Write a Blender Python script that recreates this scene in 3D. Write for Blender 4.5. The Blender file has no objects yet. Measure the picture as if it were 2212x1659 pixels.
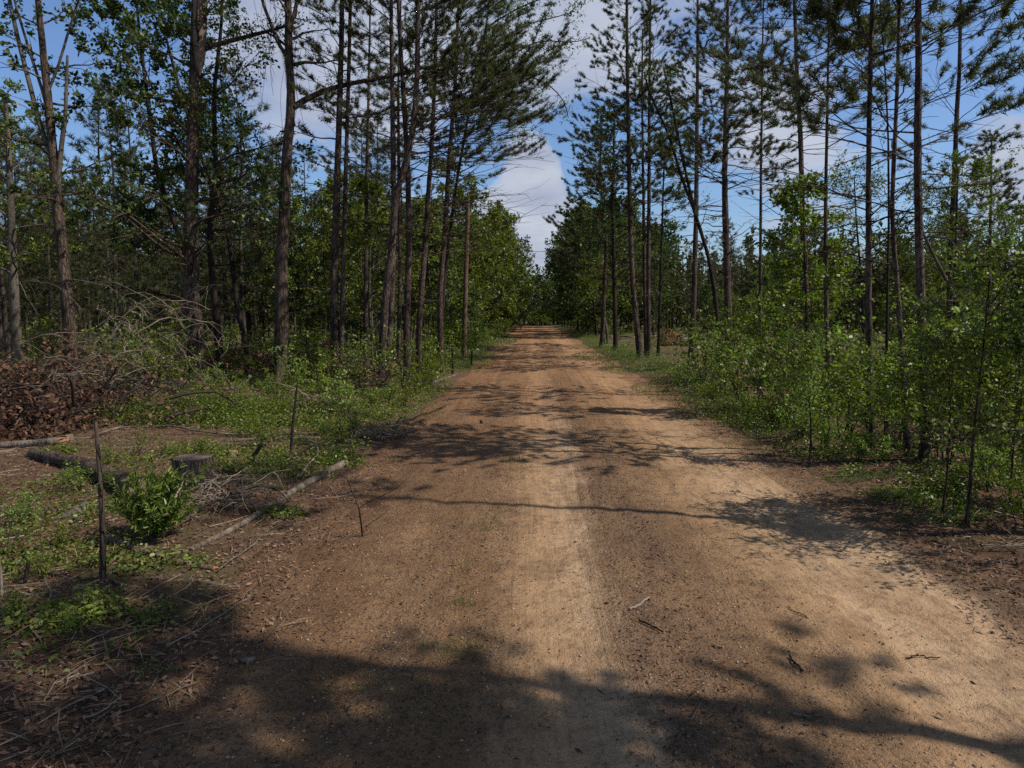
import bpy, math, random
import numpy as np
from mathutils import Vector, Matrix
R = math.radians
# ------------------------------------------------------------------ camera, sky, sun, exposure
sc = bpy.context.scene
CAMH = 2.7; FPX = 1495.0; CX = 1106.0; CY = 829.5; HOR = 680.0
PITCH = math.atan((CY - HOR) / FPX)
cd = bpy.data.cameras.new("camera"); cam = bpy.data.objects.new("camera", cd)
sc.collection.objects.link(cam); sc.camera = cam
cam.location = (0, 0, CAMH); cam.rotation_euler = (math.pi / 2 - PITCH, 0, 0)
cd.sensor_width = 36.0; cd.lens = 36.0 * FPX / 2212.0
cd.clip_start = 0.1; cd.clip_end = 3000
SUN_EL = R(50)
SH = np.array([-0.975, 0.22]); SH = SH / np.linalg.norm(SH)          # direction in which shadows fall
sc.view_settings.view_transform = 'Standard'; sc.view_settings.look = 'None'
sc.view_settings.gamma = 1.0; sc.view_settings.exposure = 0.0
sc.cycles.max_bounces = 6; sc.cycles.diffuse_bounces = 3; sc.cycles.glossy_bounces = 2
sc.cycles.transmission_bounces = 3; sc.cycles.transparent_max_bounces = 4
sc.cycles.use_denoising = False

def nt_new(tree, typ, **kw):
    n = tree.nodes.new(typ)
    for k, v in kw.items(): setattr(n, k, v)
    return n
class NB:
    """tiny node builder"""
    def __init__(s, tree): s.t = tree; tree.nodes.clear()
    def n(s, typ, ins=None, **kw):
        n = s.t.nodes.new(typ)
        for k, v in kw.items(): setattr(n, k, v)
        for k, v in (ins or {}).items():
            if isinstance(v, bpy.types.NodeSocket): s.t.links.new(v, n.inputs[k])
            else: n.inputs[k].default_value = v
        return n
    def math(s, op, a, b=None, c=None, clamp=False):
        ins = {0: a}
        if b is not None: ins[1] = b
        if c is not None: ins[2] = c
        return s.n('ShaderNodeMath', ins, operation=op, use_clamp=clamp).outputs[0]
    def vmath(s, op, a, b=None, out=0):
        ins = {0: a}
        if b is not None: ins[1] = b
        return s.n('ShaderNodeVectorMath', ins, operation=op).outputs[out]
    def noise(s, vec, scale, detail=4, rough=.55, dist=0, out=0):
        return s.n('ShaderNodeTexNoise', {'Vector': vec, 'Scale': scale, 'Detail': detail, 'Roughness': rough, 'Distortion': dist}).outputs[out]
    def ramp(s, fac, stops, interp='LINEAR'):
        n = s.n('ShaderNodeValToRGB', {0: fac}); cr = n.color_ramp; cr.interpolation = interp
        while len(cr.elements) < len(stops): cr.elements.new(0.5)
        for e, (p, c) in zip(cr.elements, stops):
            e.position = p; e.color = (c, c, c, 1) if isinstance(c, (int, float)) else (*c, 1)
        return n.outputs[0]
    def mix(s, fac, a, b, mode='MIX'):
        n = s.n('ShaderNodeMix', data_type='RGBA', blend_type=mode, clamp_factor=True)
        for key, v in ((0, fac), (6, a), (7, b)):
            if isinstance(v, bpy.types.NodeSocket): s.t.links.new(v, n.inputs[key])
            else: n.inputs[key].default_value = v if key == 0 else (*v, 1)
        return n.outputs[2]
    def sep(s, v): return s.n('ShaderNodeSeparateXYZ', {0: v}).outputs
    def comb(s, x, y, z): return s.n('ShaderNodeCombineXYZ', {0: x, 1: y, 2: z}).outputs[0]

def pray(px, py):
    cx = (px - CX) / FPX; cy = -(py - CY) / FPX
    F = np.array([0, math.cos(PITCH), -math.sin(PITCH)]); U = np.array([0, math.sin(PITCH), math.cos(PITCH)])
    return np.array([1.0, 0, 0]) * cx + U * cy + F

w = bpy.data.worlds.new("World"); sc.world = w; w.use_nodes = True
b = NB(w.node_tree)
sky = b.n('ShaderNodeTexSky', sky_type='NISHITA', sun_disc=False, sun_elevation=SUN_EL,
          sun_rotation=math.atan2(-SH[0], -SH[1]), air_density=1.3, dust_density=0.4, ozone_density=3.0)
g = b.n('ShaderNodeTexCoord').outputs['Generated']
dirv = b.vmath('NORMALIZE', g)
x_, y_, z_ = b.sep(dirv)[:3]
zz = b.math('MAXIMUM', z_, 0.0)
den = b.math('ADD', zz, 0.22)
cp = b.comb(b.math('DIVIDE', x_, den), b.math('DIVIDE', y_, den), 0.0)
n1 = b.noise(cp, 1.5, 7, 0.58, 0.25)
n2 = b.noise(b.vmath('ADD', cp, (7.3, 2.1, 0.4)), 4.2, 6, 0.6, 0.1)
acc = b.math('ADD', b.math('ADD', b.math('MULTIPLY', n1, 0.60), b.math('MULTIPLY', n2, 0.40)), -.028)
# clouds and clear gaps stand in fixed directions of the sky: (pixel direction, angular half-width deg, weight)
for px, py, wd, am in [(640, 130, 8, .26), (900, 90, 8, .14), (1230, 100, 6.5, .24), (1165, 395, 2.2, .8), (1150, 350, 1.6, .4), (1215, 492, 2.4, .8), (1120, 500, 3, .5),
                       (150, 180, 12, -.26), (640, 350, 6, -.14), (1270, 320, 4.2, -.5), (1215, 420, 1.5, -.3), (1040, 330, 4, -.16), (2000, 60, 14, -.16), (1700, 290, 9, .12),
                       (1560, 430, 5, -.14), (2190, 360, 4, .26), (1660, 260, 4, .2), (1480, 140, 6, .02), (520, 420, 5, .10), (2120, 480, 5, .08),(2180,120,8,-.12)]:
    d = pray(px, py); d = d / np.linalg.norm(d)
    dot = b.vmath('DOT_PRODUCT', dirv, tuple(float(v) for v in d), out=1)
    k = 1.0 / (1 - math.cos(R(wd)))
    gsn = b.math('POWER', 2.718, b.math('MULTIPLY', b.math('SUBTRACT', dot, 1.0), k))
    acc = b.math('ADD', acc, b.math('MULTIPLY', gsn, am))
acc = b.math('SUBTRACT', acc, b.n('ShaderNodeMapRange', {0: z_, 1: .42, 2: .75, 3: 0.0, 4: .2}).outputs[0])
cm = b.ramp(acc, [(0.0, 0.0), (0.465, 0.03), (0.535, 0.60), (0.62, 0.90), (1.0, 0.98)], 'EASE')
ccol = b.mix(b.ramp(b.noise(b.vmath('ADD', cp, (1.1, 5, 0)), 2.6, 5, .55), [(0.3, 0.0), (0.7, 1.0)]), (3.7, 4.2, 5.7), (6.3, 6.7, 7.6))
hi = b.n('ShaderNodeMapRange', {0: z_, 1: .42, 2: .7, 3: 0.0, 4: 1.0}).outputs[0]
skyc = b.mix(1.0, sky.outputs[0], b.mix(hi, (0.87, 1.03, 1.34), (0.95, 0.80, 0.66)), 'MULTIPLY')  # sky above the view tinted warm and dimmed so shade turns less blue
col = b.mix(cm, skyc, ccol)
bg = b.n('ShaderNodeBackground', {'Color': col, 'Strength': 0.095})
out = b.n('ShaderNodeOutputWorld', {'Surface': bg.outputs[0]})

sl = bpy.data.lights.new("sun", 'SUN'); sun = bpy.data.objects.new("sun", sl); sc.collection.objects.link(sun)
sl.energy = 5.0; sl.angle = R(0.53); sl.color = (1.0, 0.93, 0.83)
sdir = Vector((SH[0] * math.cos(SUN_EL), SH[1] * math.cos(SUN_EL), -math.sin(SUN_EL)))
sun.rotation_euler = sdir.to_track_quat('-Z', 'Y').to_euler(); sun.location = (0, 0, 60)

# ------------------------------------------------------------------ helpers
C = sc.collection
def tag(o, label=None, cat=None, group=None, kind=None):
    if label: o['label'] = label
    if cat: o['category'] = cat
    if group: o['group'] = group
    if kind: o['kind'] = kind
    return o
def thing(name, loc, label, cat, group=None, rz=0.0):
    o = bpy.data.objects.new(name, None); o.empty_display_size = .2; C.objects.link(o)
    o.location = tuple(float(v) for v in loc); o.rotation_euler = (0, 0, rz)
    return tag(o, label, cat, group)
def mesh(name, V, F, mat, parent=None, smooth=False):
    V = np.asarray(V, dtype=np.float32).reshape(-1, 3); F = np.asarray(F, dtype=np.int32)
    me = bpy.data.meshes.new(name); m, k = F.shape
    me.vertices.add(len(V)); me.vertices.foreach_set('co', V.ravel())
    me.loops.add(m * k); me.loops.foreach_set('vertex_index', F.ravel())
    me.polygons.add(m); me.polygons.foreach_set('loop_start', np.arange(m, dtype=np.int32) * k)
    if smooth: me.polygons.foreach_set('use_smooth', np.ones(m, dtype=bool))
    me.materials.append(mat); me.update(calc_edges=True)
    o = bpy.data.objects.new(name, me); C.objects.link(o)
    if parent: o.parent = parent
    return o
def copy_tree(o, loc, rz, s, label=None):
    c = o.copy(); C.objects.link(c); c.location = tuple(float(v) for v in loc); c.rotation_euler = (0, 0, rz)
    c.scale = s if isinstance(s, tuple) else (s, s, s)
    if label: c['label'] = label
    for ch in o.children:
        d = ch.copy(); C.objects.link(d); d.parent = c
    return c
_tab = np.random.default_rng(5).random((256, 256))
def vnoise(x, y, s):
    x = np.asarray(x, float) / s; y = np.asarray(y, float) / s
    i = np.floor(x).astype(int); j = np.floor(y).astype(int); fx = x - i; fy = y - j
    fx = fx * fx * (3 - 2 * fx); fy = fy * fy * (3 - 2 * fy)
    a = _tab[i % 256, j % 256]; b_ = _tab[(i + 1) % 256, j % 256]; c = _tab[i % 256, (j + 1) % 256]; d = _tab[(i + 1) % 256, (j + 1) % 256]
    return (a * (1 - fx) + b_ * fx) * (1 - fy) + (c * (1 - fx) + d * fx) * fy - .5
def roadu(x, y): return x - 0.028 * y
UL, UR = -3.1, 4.95
def edge(y, side):
    return (UL + .5 * vnoise(y, 3.0, 4.0) + .25 * vnoise(y, 9, 1.1)) if side < 0 else (UR + .6 * vnoise(y, 41.0, 5.0) + .25 * vnoise(y, 77, 1.3))
def terr(x, y):
    u = roadu(x, y)
    off = np.maximum(np.maximum(UL - u, u - UR), 0)
    k = np.clip(off / 3.0, 0, 1)
    z = .42 * vnoise(x, y, 9.0) * k + .22 * vnoise(x + 40, y, 2.3) * k + .07 * vnoise(x, y + 9, .7) * np.clip(off / .5, 0, 1) 
    z = z + .10 * np.clip(off / 1.2, 0, 1)
    return z
def gz(x, y): return float(terr(np.array([x]), np.array([y]))[0])
def ground(px, py):
    r = pray(px, py); z = 0.0
    for _ in range(3):
        t = (CAMH - z) / -r[2]; x, y = r[0] * t, r[1] * t; z = gz(x, y)
    return np.array([x, y, z])
def atY(px, py, d):
    r = pray(px, py); t = d / r[1]; return np.array([r[0] * t, d, CAMH + r[2] * t])
def unit(v):
    return v / np.maximum(np.linalg.norm(v, axis=-1, keepdims=True), 1e-9)

class Tubes:
    def __init__(s): s.V = []; s.F = []; s.n = 0
    def add(s, P, Rr, k=5, rough=0.0, rs=None, cap=False):
        P = np.asarray(P, float); m = len(P)
        Rr = np.broadcast_to(np.asarray(Rr, float), (m,))
        T = unit(np.gradient(P, axis=0)); mt = T.mean(0)
        ref = np.array([0, 0, 1.0]) if abs(mt[2]) < .75 * np.linalg.norm(mt) else np.array([1.0, .13, 0])
        U = unit(np.cross(T, ref)); W = np.cross(T, U)
        a = np.arange(k) * 2 * math.pi / k
        rr = Rr[:, None] * np.ones(k)
        if rough and rs is not None: rr = rr * (1 + rough * (rs.random((m, k)) - .5))
        ring = P[:, None, :] + (U[:, None, :] * np.cos(a)[None, :, None] + W[:, None, :] * np.sin(a)[None, :, None]) * rr[..., None]
        s.V.append(ring.reshape(-1, 3))
        i = np.arange(m - 1)[:, None] * k; j = np.arange(k)[None, :]; j2 = (j + 1) % k
        f = np.stack([i + j, i + j2, i + k + j2, i + k + j], -1).reshape(-1, 4) + s.n
        s.F.append(f); s.n += m * k
        if cap:
            for e, ix in ((0, 0), (1, (m - 1) * k)):
                base = s.n - m * k + ix
                s.V.append(P[-1 if e else 0][None] ); ce = s.n; s.n += 1
                idx = np.arange(0, k, 1)
                s.F.append(np.stack([base + idx, base + (idx + 1) % k, np.full(k, ce), np.full(k, ce)], -1))
    def build(s, name, mat, parent=None, smooth=True):
        return mesh(name, np.concatenate(s.V), np.concatenate(s.F), mat, parent, smooth)
def resample(P, n):
    P = np.asarray(P, float); d = np.r_[0, np.cumsum(np.linalg.norm(np.diff(P, axis=0), axis=1))]
    t = np.linspace(0, d[-1], n)
    Q = np.stack([np.interp(t, d, P[:, i]) for i in range(3)], -1)
    for _ in range(2): Q[1:-1] = (Q[:-2] + 2 * Q[1:-1] + Q[2:]) / 4
    return Q, t / d[-1]

def rnd_dir(rs, n): return unit(rs.normal(size=(n, 3)))
def leaf_faces(P, D, L, W, rs, up=.5, hexa=False, spread=.8):
    n = len(P)
    N = unit(rnd_dir(rs, n) + np.array([0, 0, up])); T = D + spread * rnd_dir(rs, n)
    T = unit(T - N * (T * N).sum(1, keepdims=True)); B = np.cross(N, T)
    l = (L * (.65 + .7 * rs.random(n)))[:, None]; w_ = l * (W / L)
    if not hexa:
        V = np.stack([P, P + T * l * .45 + B * w_ * .5 + N * w_ * .12, P + T * l - N * l * .08, P + T * l * .45 - B * w_ * .5 + N * w_ * .12], 1)
        F = np.arange(n * 4).reshape(n, 4)
    else:
        V = np.stack([P, P + T * l * .25 + B * w_ * .42 + N * w_ * .1, P + T * l * .65 + B * w_ * .42 + N * w_ * .12, P + T * l - N * l * .12,
                      P + T * l * .65 - B * w_ * .42 + N * w_ * .12, P + T * l * .25 - B * w_ * .42 + N * w_ * .1], 1)
        F = np.arange(n * 6).reshape(n, 6)
    return V.reshape(-1, 3), F
def needle_faces(P, D, L, wd, m, rs):
    n = len(P); P = np.repeat(P, m, 0); D = np.repeat(D, m, 0); k = n * m
    c = .15 + .8 * rs.random(k)
    T = unit(D * c[:, None] + unit(np.cross(D, rnd_dir(rs, k))) * np.sqrt(1 - c ** 2)[:, None] + np.array([0, 0, .12]))
    P = P + D * ((rs.random(k) - .7) * L * .9)[:, None]
    B = unit(np.cross(T, rnd_dir(rs, k)))
    l = (L * (.6 + .6 * rs.random(k)))[:, None]
    mid = T * l
    V = np.stack([P + B * wd * .5, P - B * wd * .5, P + mid], 1)
    return V.reshape(-1, 3), np.arange(k * 3).reshape(k, 3)

# ------------------------------------------------------------------ materials
def newmat(name):
    m = bpy.data.materials.new(name); m.use_nodes = True; return m, NB(m.node_tree)
def fin(b, bsdf, disp=None):
    o = b.n('ShaderNodeOutputMaterial', {'Surface': bsdf})
def leaf_mat(name, c1, c2, c3, tr=.35, rough=.42, trc=(.9, 1.25, .35)):
    m, b = newmat(name)
    geo = b.n('ShaderNodeNewGeometry'); oi = b.n('ShaderNodeObjectInfo')
    col = b.ramp(geo.outputs['Random Per Island'], [(0, c1), (.5, c2), (1, c3)])
    hsv = b.n('ShaderNodeHueSaturation', {'Hue': b.math('ADD', b.math('MULTIPLY', oi.outputs['Random'], .034), .471),
              'Saturation': b.math('ADD', b.math('MULTIPLY', oi.outputs['Random'], -.2), 1.08), 'Value': b.math('ADD', b.math('MULTIPLY', oi.outputs['Random'], .5), .75), 'Color': col}).outputs[0]
    p = b.n('ShaderNodeBsdfPrincipled', {'Base Color': hsv, 'Roughness': rough, 'Specular IOR Level': .32})
    t = b.n('ShaderNodeBsdfTranslucent', {'Color': b.mix(1.0, hsv, trc, 'MULTIPLY')})
    mx = b.n('ShaderNodeMixShader', {0: tr, 1: p.outputs[0], 2: t.outputs[0]})
    fin(b, mx.outputs[0]); return m
def bark_mat(name, dark, light, sx=9.0, sz=2.2, bump=.6, lichen=None, vor=True):
    m, b = newmat(name)
    co = b.n('ShaderNodeTexCoord').outputs['Object']
    v = b.vmath('MULTIPLY', co, (sx, sx, sz))
    nz = b.noise(v, 1.6, 6, .65, .4)
    vo = b.n('ShaderNodeTexVoronoi', {'Vector': b.vmath('ADD', v, b.vmath('MULTIPLY', b.noise(v, 1.2, 3, .6, 0, 1), (1.2, 1.2, 1.2))), 'Scale': 1.5}, feature='DISTANCE_TO_EDGE').outputs[0]
    crk = b.ramp(vo, [(0.0, 0.0), (.12, 1.0)])
    col = b.mix(b.ramp(nz, [(.3, 0), (.7, 1)]), dark, light)
    col = b.mix(b.math('MULTIPLY', b.math('SUBTRACT', 1.0, crk), .7), col, tuple(.35 * c for c in dark))
    big = b.noise(b.vmath('MULTIPLY', co, (2, 2, .6)), 1.0, 4, .6)
    col = b.mix(b.ramp(big, [(.45, 0), (.7, .8)]), col, lichen or tuple(min(1, 1.25 * c) for c in light))
    h = b.math('ADD', b.math('MULTIPLY', crk, .6), b.math('MULTIPLY', nz, .6))
    bp = b.n('ShaderNodeBump', {'Strength': bump, 'Distance': .06, 'Height': h})
    p = b.n('ShaderNodeBsdfPrincipled', {'Base Color': col, 'Roughness': .9, 'Specular IOR Level': .15, 'Normal': bp.outputs[0]})
    fin(b, p.outputs[0]); return m
def plain_mat(name, c1, c2, scale=8, rough=.85, island=False, tr=0.0):
    m, b = newmat(name)
    if island: f = b.n('ShaderNodeNewGeometry').outputs['Random Per Island']
    else: f = b.ramp(b.noise(b.n('ShaderNodeTexCoord').outputs['Object'], scale, 5, .65), [(.3, 0), (.7, 1)])
    col = b.mix(f, c1, c2)
    p = b.n('ShaderNodeBsdfPrincipled', {'Base Color': col, 'Roughness': rough, 'Specular IOR Level': .2})
    s = p.outputs[0]
    if tr:
        t = b.n('ShaderNodeBsdfTranslucent', {'Color': col}); s = b.n('ShaderNodeMixShader', {0: tr, 1: s, 2: t.outputs[0]}).outputs[0]
    fin(b, s); return m
def cut_mat(name, c1, c2):
    m, b = newmat(name)
    co = b.n('ShaderNodeTexCoord').outputs['Object']
    v = b.vmath('MULTIPLY', co, (14, 14, 14))
    nz = b.noise(v, 1.5, 4, .6)
    wv = b.n('ShaderNodeTexWave', {'Vector': co, 'Scale': 14.0, 'Distortion': 3.0, 'Detail': 2.0}, wave_type='RINGS').outputs['Fac']
    col = b.mix(b.math('MULTIPLY', wv, .5), b.mix(nz, c1, c2), tuple(.6 * c for c in c1))
    p = b.n('ShaderNodeBsdfPrincipled', {'Base Color': col, 'Roughness': .8}); fin(b, p.outputs[0]); return m

M = {}
M['pine_bark'] = bark_mat('pine_bark', (.018, .012, .010), (.135, .095, .075), 8, 2.2, 1.0, (.18, .135, .11))
M['oak_bark'] = bark_mat('oak_bark', (.022, .016, .012), (.14, .10, .072), 8, 1.6, 1.0, (.19, .14, .105))
M['grey_bark'] = bark_mat('grey_bark', (.05, .042, .034), (.15, .125, .10), 12, 4, .35, (.22, .19, .155))
M['dark_bark'] = bark_mat('dark_bark', (.014, .011, .009), (.045, .034, .027), 14, 4, .5)
M['twig'] = plain_mat('twig_wood', (.02, .015, .012), (.06, .043, .033), 30)
M['dead_twig'] = plain_mat('dead_twig', (.07, .055, .04), (.29, .23, .17), 6)
M['pale_twig'] = plain_mat('pale_twig_wood', (.13, .10, .075), (.32, .26, .20), 20)
M['far_bark'] = bark_mat('far_bark', (.022, .018, .015), (.09, .072, .058), 6, 1.5, .3)
M['red_wood'] = bark_mat('red_wood', (.07, .042, .027), (.22, .14, .095), 8, 1.5, .6, (.17, .125, .095))
M['dead_bark'] = bark_mat('dead_bark', (.06, .046, .036), (.20, .15, .115), 9, 2, .5, (.36, .29, .22))
M['cut'] = cut_mat('cut_wood', (.22, .10, .042), (.34, .18, .085))
M['pale_cut'] = cut_mat('pale_cut_wood', (.15, .10, .065), (.25, .18, .12))
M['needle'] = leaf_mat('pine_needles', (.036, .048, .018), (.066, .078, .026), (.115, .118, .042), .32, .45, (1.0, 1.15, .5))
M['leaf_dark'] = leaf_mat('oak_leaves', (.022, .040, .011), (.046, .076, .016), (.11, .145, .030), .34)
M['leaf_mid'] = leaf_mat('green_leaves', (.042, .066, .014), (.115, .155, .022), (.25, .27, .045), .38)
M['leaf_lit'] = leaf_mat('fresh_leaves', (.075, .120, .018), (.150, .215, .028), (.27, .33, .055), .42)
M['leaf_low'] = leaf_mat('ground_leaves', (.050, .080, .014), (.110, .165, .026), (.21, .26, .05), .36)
M['dead_leaf'] = plain_mat('dead_leaf', (.02, .012, .009), (.22, .115, .07), island=True, tr=.2)
M['litter'] = plain_mat('litter', (.045, .025, .016), (.27, .165, .105), island=True)
M['litter_road'] = plain_mat('litter_road', (.04, .025, .019), (.15, .095, .065), island=True)
M['gravel'] = plain_mat('gravel', (.13, .078, .045), (.38, .28, .19), island=True)
M['grass'] = leaf_mat('grass_blades', (.06, .10, .022), (.10, .15, .035), (.22, .20, .08), .3)
M['straw'] = plain_mat('straw', (.09, .055, .032), (.27, .195, .12), island=True)
M['red_dirt'] = plain_mat('red_dirt', (.06, .025, .015), (.16, .07, .04), 5)
M['rock'] = plain_mat('ochre_rock', (.30, .15, .05), (.48, .28, .11), 9)

# ground material
def ground_mat():
    m, b = newmat('forest_floor')
    co = b.n('ShaderNodeTexCoord').outputs['Object']
    n_big = b.noise(co, .35, 5, .6); n_mid = b.noise(co, 2.3, 6, .65); n_f = b.noise(co, 22, 5, .7); n_ff = b.noise(co, 70, 3, .7)
    soil = b.mix(b.ramp(n_mid, [(.3, 0), (.7, 1)]), (.10, .050, .030), (.215, .120, .072))
    leaf = b.mix(b.ramp(n_ff, [(.3, 0), (.72, 1)]), (.045, .027, .018), (.19, .13, .088))
    col = b.mix(b.ramp(n_f, [(.38, 0), (.62, 1)]), soil, leaf)
    grn = b.mix(n_f, (.030, .050, .014), (.065, .095, .028))
    x, y, z = b.sep(co)[:3]
    far = b.n('ShaderNodeMapRange', {0: y, 1: 14.0, 2: 45.0, 3: 0.0, 4: .28}).outputs[0]
    col = b.mix(b.ramp(b.math('ADD', n_big, b.math('MULTIPLY', far, .5)), [(.52, 0), (.64, .55)]), col, grn)
    bp = b.n('ShaderNodeBump', {'Strength': 1.0, 'Distance': .05, 'Height': b.math('ADD', b.math('MULTIPLY', n_f, .7), b.math('MULTIPLY', n_ff, .5))})
    p = b.n('ShaderNodeBsdfPrincipled', {'Base Color': col, 'Roughness': .95, 'Specular IOR Level': .1, 'Normal': bp.outputs[0]})
    fin(b, p.outputs[0]); return m
def road_mat():
    m, b = newmat('sandy_road')
    co = b.n('ShaderNodeTexCoord').outputs['Object']
    x, y, z = b.sep(co)[:3]
    wob = b.noise(b.vmath('MULTIPLY', co, (.6, .12, 1)), 1.0, 3, .5)
    u = b.math('SUBTRACT', x, b.math('MULTIPLY', y, .028))
    u = b.math('ADD', u, b.math('MULTIPLY', b.math('SUBTRACT', wob, .5), .4))
    streak = b.noise(b.comb(b.math('MULTIPLY', u, 5.5), b.math('MULTIPLY', y, .16), 0.0), 1.0, 6, .66)
    fine = b.noise(b.comb(b.math('MULTIPLY', u, 22.0), b.math('MULTIPLY', y, .5), 3.0), 1.0, 4, .6)
    patch = b.noise(b.vmath('MULTIPLY', co, (1.3, .45, 1)), 1.0, 6, .62)
    u2 = b.math('ADD', b.math('ADD', u, b.math('MULTIPLY', b.math('SUBTRACT', streak, .5), .8)), b.math('MULTIPLY', b.math('SUBTRACT', patch, .5), 1.5))
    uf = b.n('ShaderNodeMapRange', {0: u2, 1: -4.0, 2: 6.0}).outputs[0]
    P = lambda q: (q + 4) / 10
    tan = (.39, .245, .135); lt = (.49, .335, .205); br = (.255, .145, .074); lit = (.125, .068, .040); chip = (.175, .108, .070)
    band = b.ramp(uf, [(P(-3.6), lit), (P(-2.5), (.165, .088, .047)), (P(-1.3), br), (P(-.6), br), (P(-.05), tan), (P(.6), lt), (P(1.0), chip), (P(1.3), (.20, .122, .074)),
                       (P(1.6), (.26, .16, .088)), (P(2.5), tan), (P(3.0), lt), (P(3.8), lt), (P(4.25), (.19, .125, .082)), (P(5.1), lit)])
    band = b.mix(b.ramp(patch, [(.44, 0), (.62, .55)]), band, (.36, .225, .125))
    # orange clay where the road runs further out
    fary = b.n('ShaderNodeMapRange', {0: b.math('ADD', y, b.math('MULTIPLY', b.noise(co, .3, 3, .5), 8.0)), 1: 14.0, 2: 26.0}).outputs[0]
    clay = b.mix(b.ramp(streak, [(.35, 0), (.65, 1)]), (.235, .115, .05), (.38, .215, .11))
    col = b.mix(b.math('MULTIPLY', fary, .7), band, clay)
    nA = b.noise(co, 1.1, 5, .62); nB = b.noise(co, 6.5, 6, .68); nC = b.noise(co, 34, 4, .7); nD = b.noise(co, 95, 2, .7)
    col = b.mix(b.ramp(nA, [(.5, 0), (.66, .5)]), col, (.15, .088, .050))
    col = b.mix(b.ramp(fine, [(.45, 0), (.7, .26)]), col, (.20, .115, .058))
    col = b.mix(b.ramp(nB, [(.50, 0), (.70, .65)]), col, (.13, .08, .050))
    rub = b.ramp(u, [(0, 0), (.1, 0)])
    # roughness of crumbs: strongest away from the smooth tracks
    smooth = b.ramp(uf, [(P(-3), 1), (P(-.3), .9), (P(.1), .35), (P(.6), .4), (P(.9), 1), (P(1.9), .8), (P(2.6), .35), (P(3.9), .3), (P(4.5), 1)])
    dk = b.math('MULTIPLY', b.ramp(nC, [(.50, 0), (.66, .85)]), smooth)
    col = b.mix(dk, col, (.075, .046, .031))
    col = b.mix(b.math('MULTIPLY', b.ramp(nD, [(.60, 0), (.75, .6)]), smooth), col, (.40, .30, .21))
    # tyre tread prints, two lanes of short cross bars
    def tread(c0, hw, per, ph, slope):
        lane = b.math('SUBTRACT', 1.0, b.math('MULTIPLY', b.math('ABSOLUTE', b.math('SUBTRACT', u, c0)), 1 / hw), clamp=True)
        lane = b.math('GREATER_THAN', lane, .05)
        s_ = b.math('SINE', b.math('MULTIPLY', b.math('ADD', y, b.math('MULTIPLY', b.math('ABSOLUTE', b.math('SUBTRACT', u, c0)), slope)), 2 * math.pi / per))
        brk = b.ramp(b.noise(co, 1.3, 3, .6), [(.40, 0), (.50, 1)])
        return b.math('MULTIPLY', b.math('MULTIPLY', lane, b.math('GREATER_THAN', s_, .25)), brk)
    td = b.math('MAXIMUM', tread(2.12, .16, .15, 0, .6), b.math('MAXIMUM', tread(-1.35, .17, .16, 0, .8), b.math('MAXIMUM', tread(.42, .14, .15, 0, .7), tread(1.55, .15, .16, 0, .5))))
    h = b.math('ADD', b.math('MULTIPLY', nB, .9), b.math('MULTIPLY', b.math('MULTIPLY', nC, smooth), .9))
    h = b.math('ADD', h, b.math('MULTIPLY', nD, .2)); h = b.math('SUBTRACT', h, b.math('MULTIPLY', td, .55)); h = b.math('ADD', h, b.math('MULTIPLY', fine, .22)); h = b.math('ADD', h, b.math('MULTIPLY', streak, .25))
    bp = b.n('ShaderNodeBump', {'Strength': 1.0, 'Distance': .055, 'Height': h})
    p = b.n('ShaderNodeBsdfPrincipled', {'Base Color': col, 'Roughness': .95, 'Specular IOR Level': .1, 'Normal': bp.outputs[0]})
    fin(b, p.outputs[0]); return m
M['ground'] = ground_mat(); M['road'] = road_mat()

# ------------------------------------------------------------------ ground and road
def axis(lo, hi, fine_lo, fine_hi, st, grow):
    a = list(np.arange(fine_lo, fine_hi, st)); s = st
    while a[-1] < hi: s *= grow; a.append(a[-1] + s)
    s = st
    while a[0] > lo: s *= grow; a.insert(0, a[0] - s)
    return np.array(a)
def grid_faces(ny, nx):
    i = np.arange(ny - 1)[:, None] * nx; j = np.arange(nx - 1)[None, :]
    return np.stack([i + j, i + j + 1, i + nx + j + 1, i + nx + j], -1).reshape(-1, 4)
gx = axis(-900, 900, -11, 13, .12, 1.06); gy = axis(-300, 1500, 2.5, 24, .12, 1.05)
X, Y = np.meshgrid(gx, gy); Z = terr(X, Y)
U_ = roadu(X, Y)
inr = np.minimum(U_ - edge(Y, -1), edge(Y, 1) - U_)
Z = Z - np.clip(inr / .35, 0, 1) * .09
fade = np.clip(1 - (np.hypot(X, Y) - 150) / 200, 0, 1); Z = Z * fade
gobj = mesh('ground', np.stack([X, Y, Z], -1).reshape(-1, 3), grid_faces(*X.shape), M['ground'], smooth=True); tag(gobj, kind='structure')
ru = axis(UL - .9, UR + .9, UL - .9, UR + .9, .055, 1.3); ry = [1.5]
while ry[-1] < 177: ry.append(ry[-1] + max(.032, .005 * ry[-1]))
ry = np.array(ry); Uq, Yq = np.meshgrid(ru, ry); Xq = Uq + .028 * Yq
inr = np.minimum(Uq - edge(Yq, -1), edge(Yq, 1) - Uq)
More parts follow.
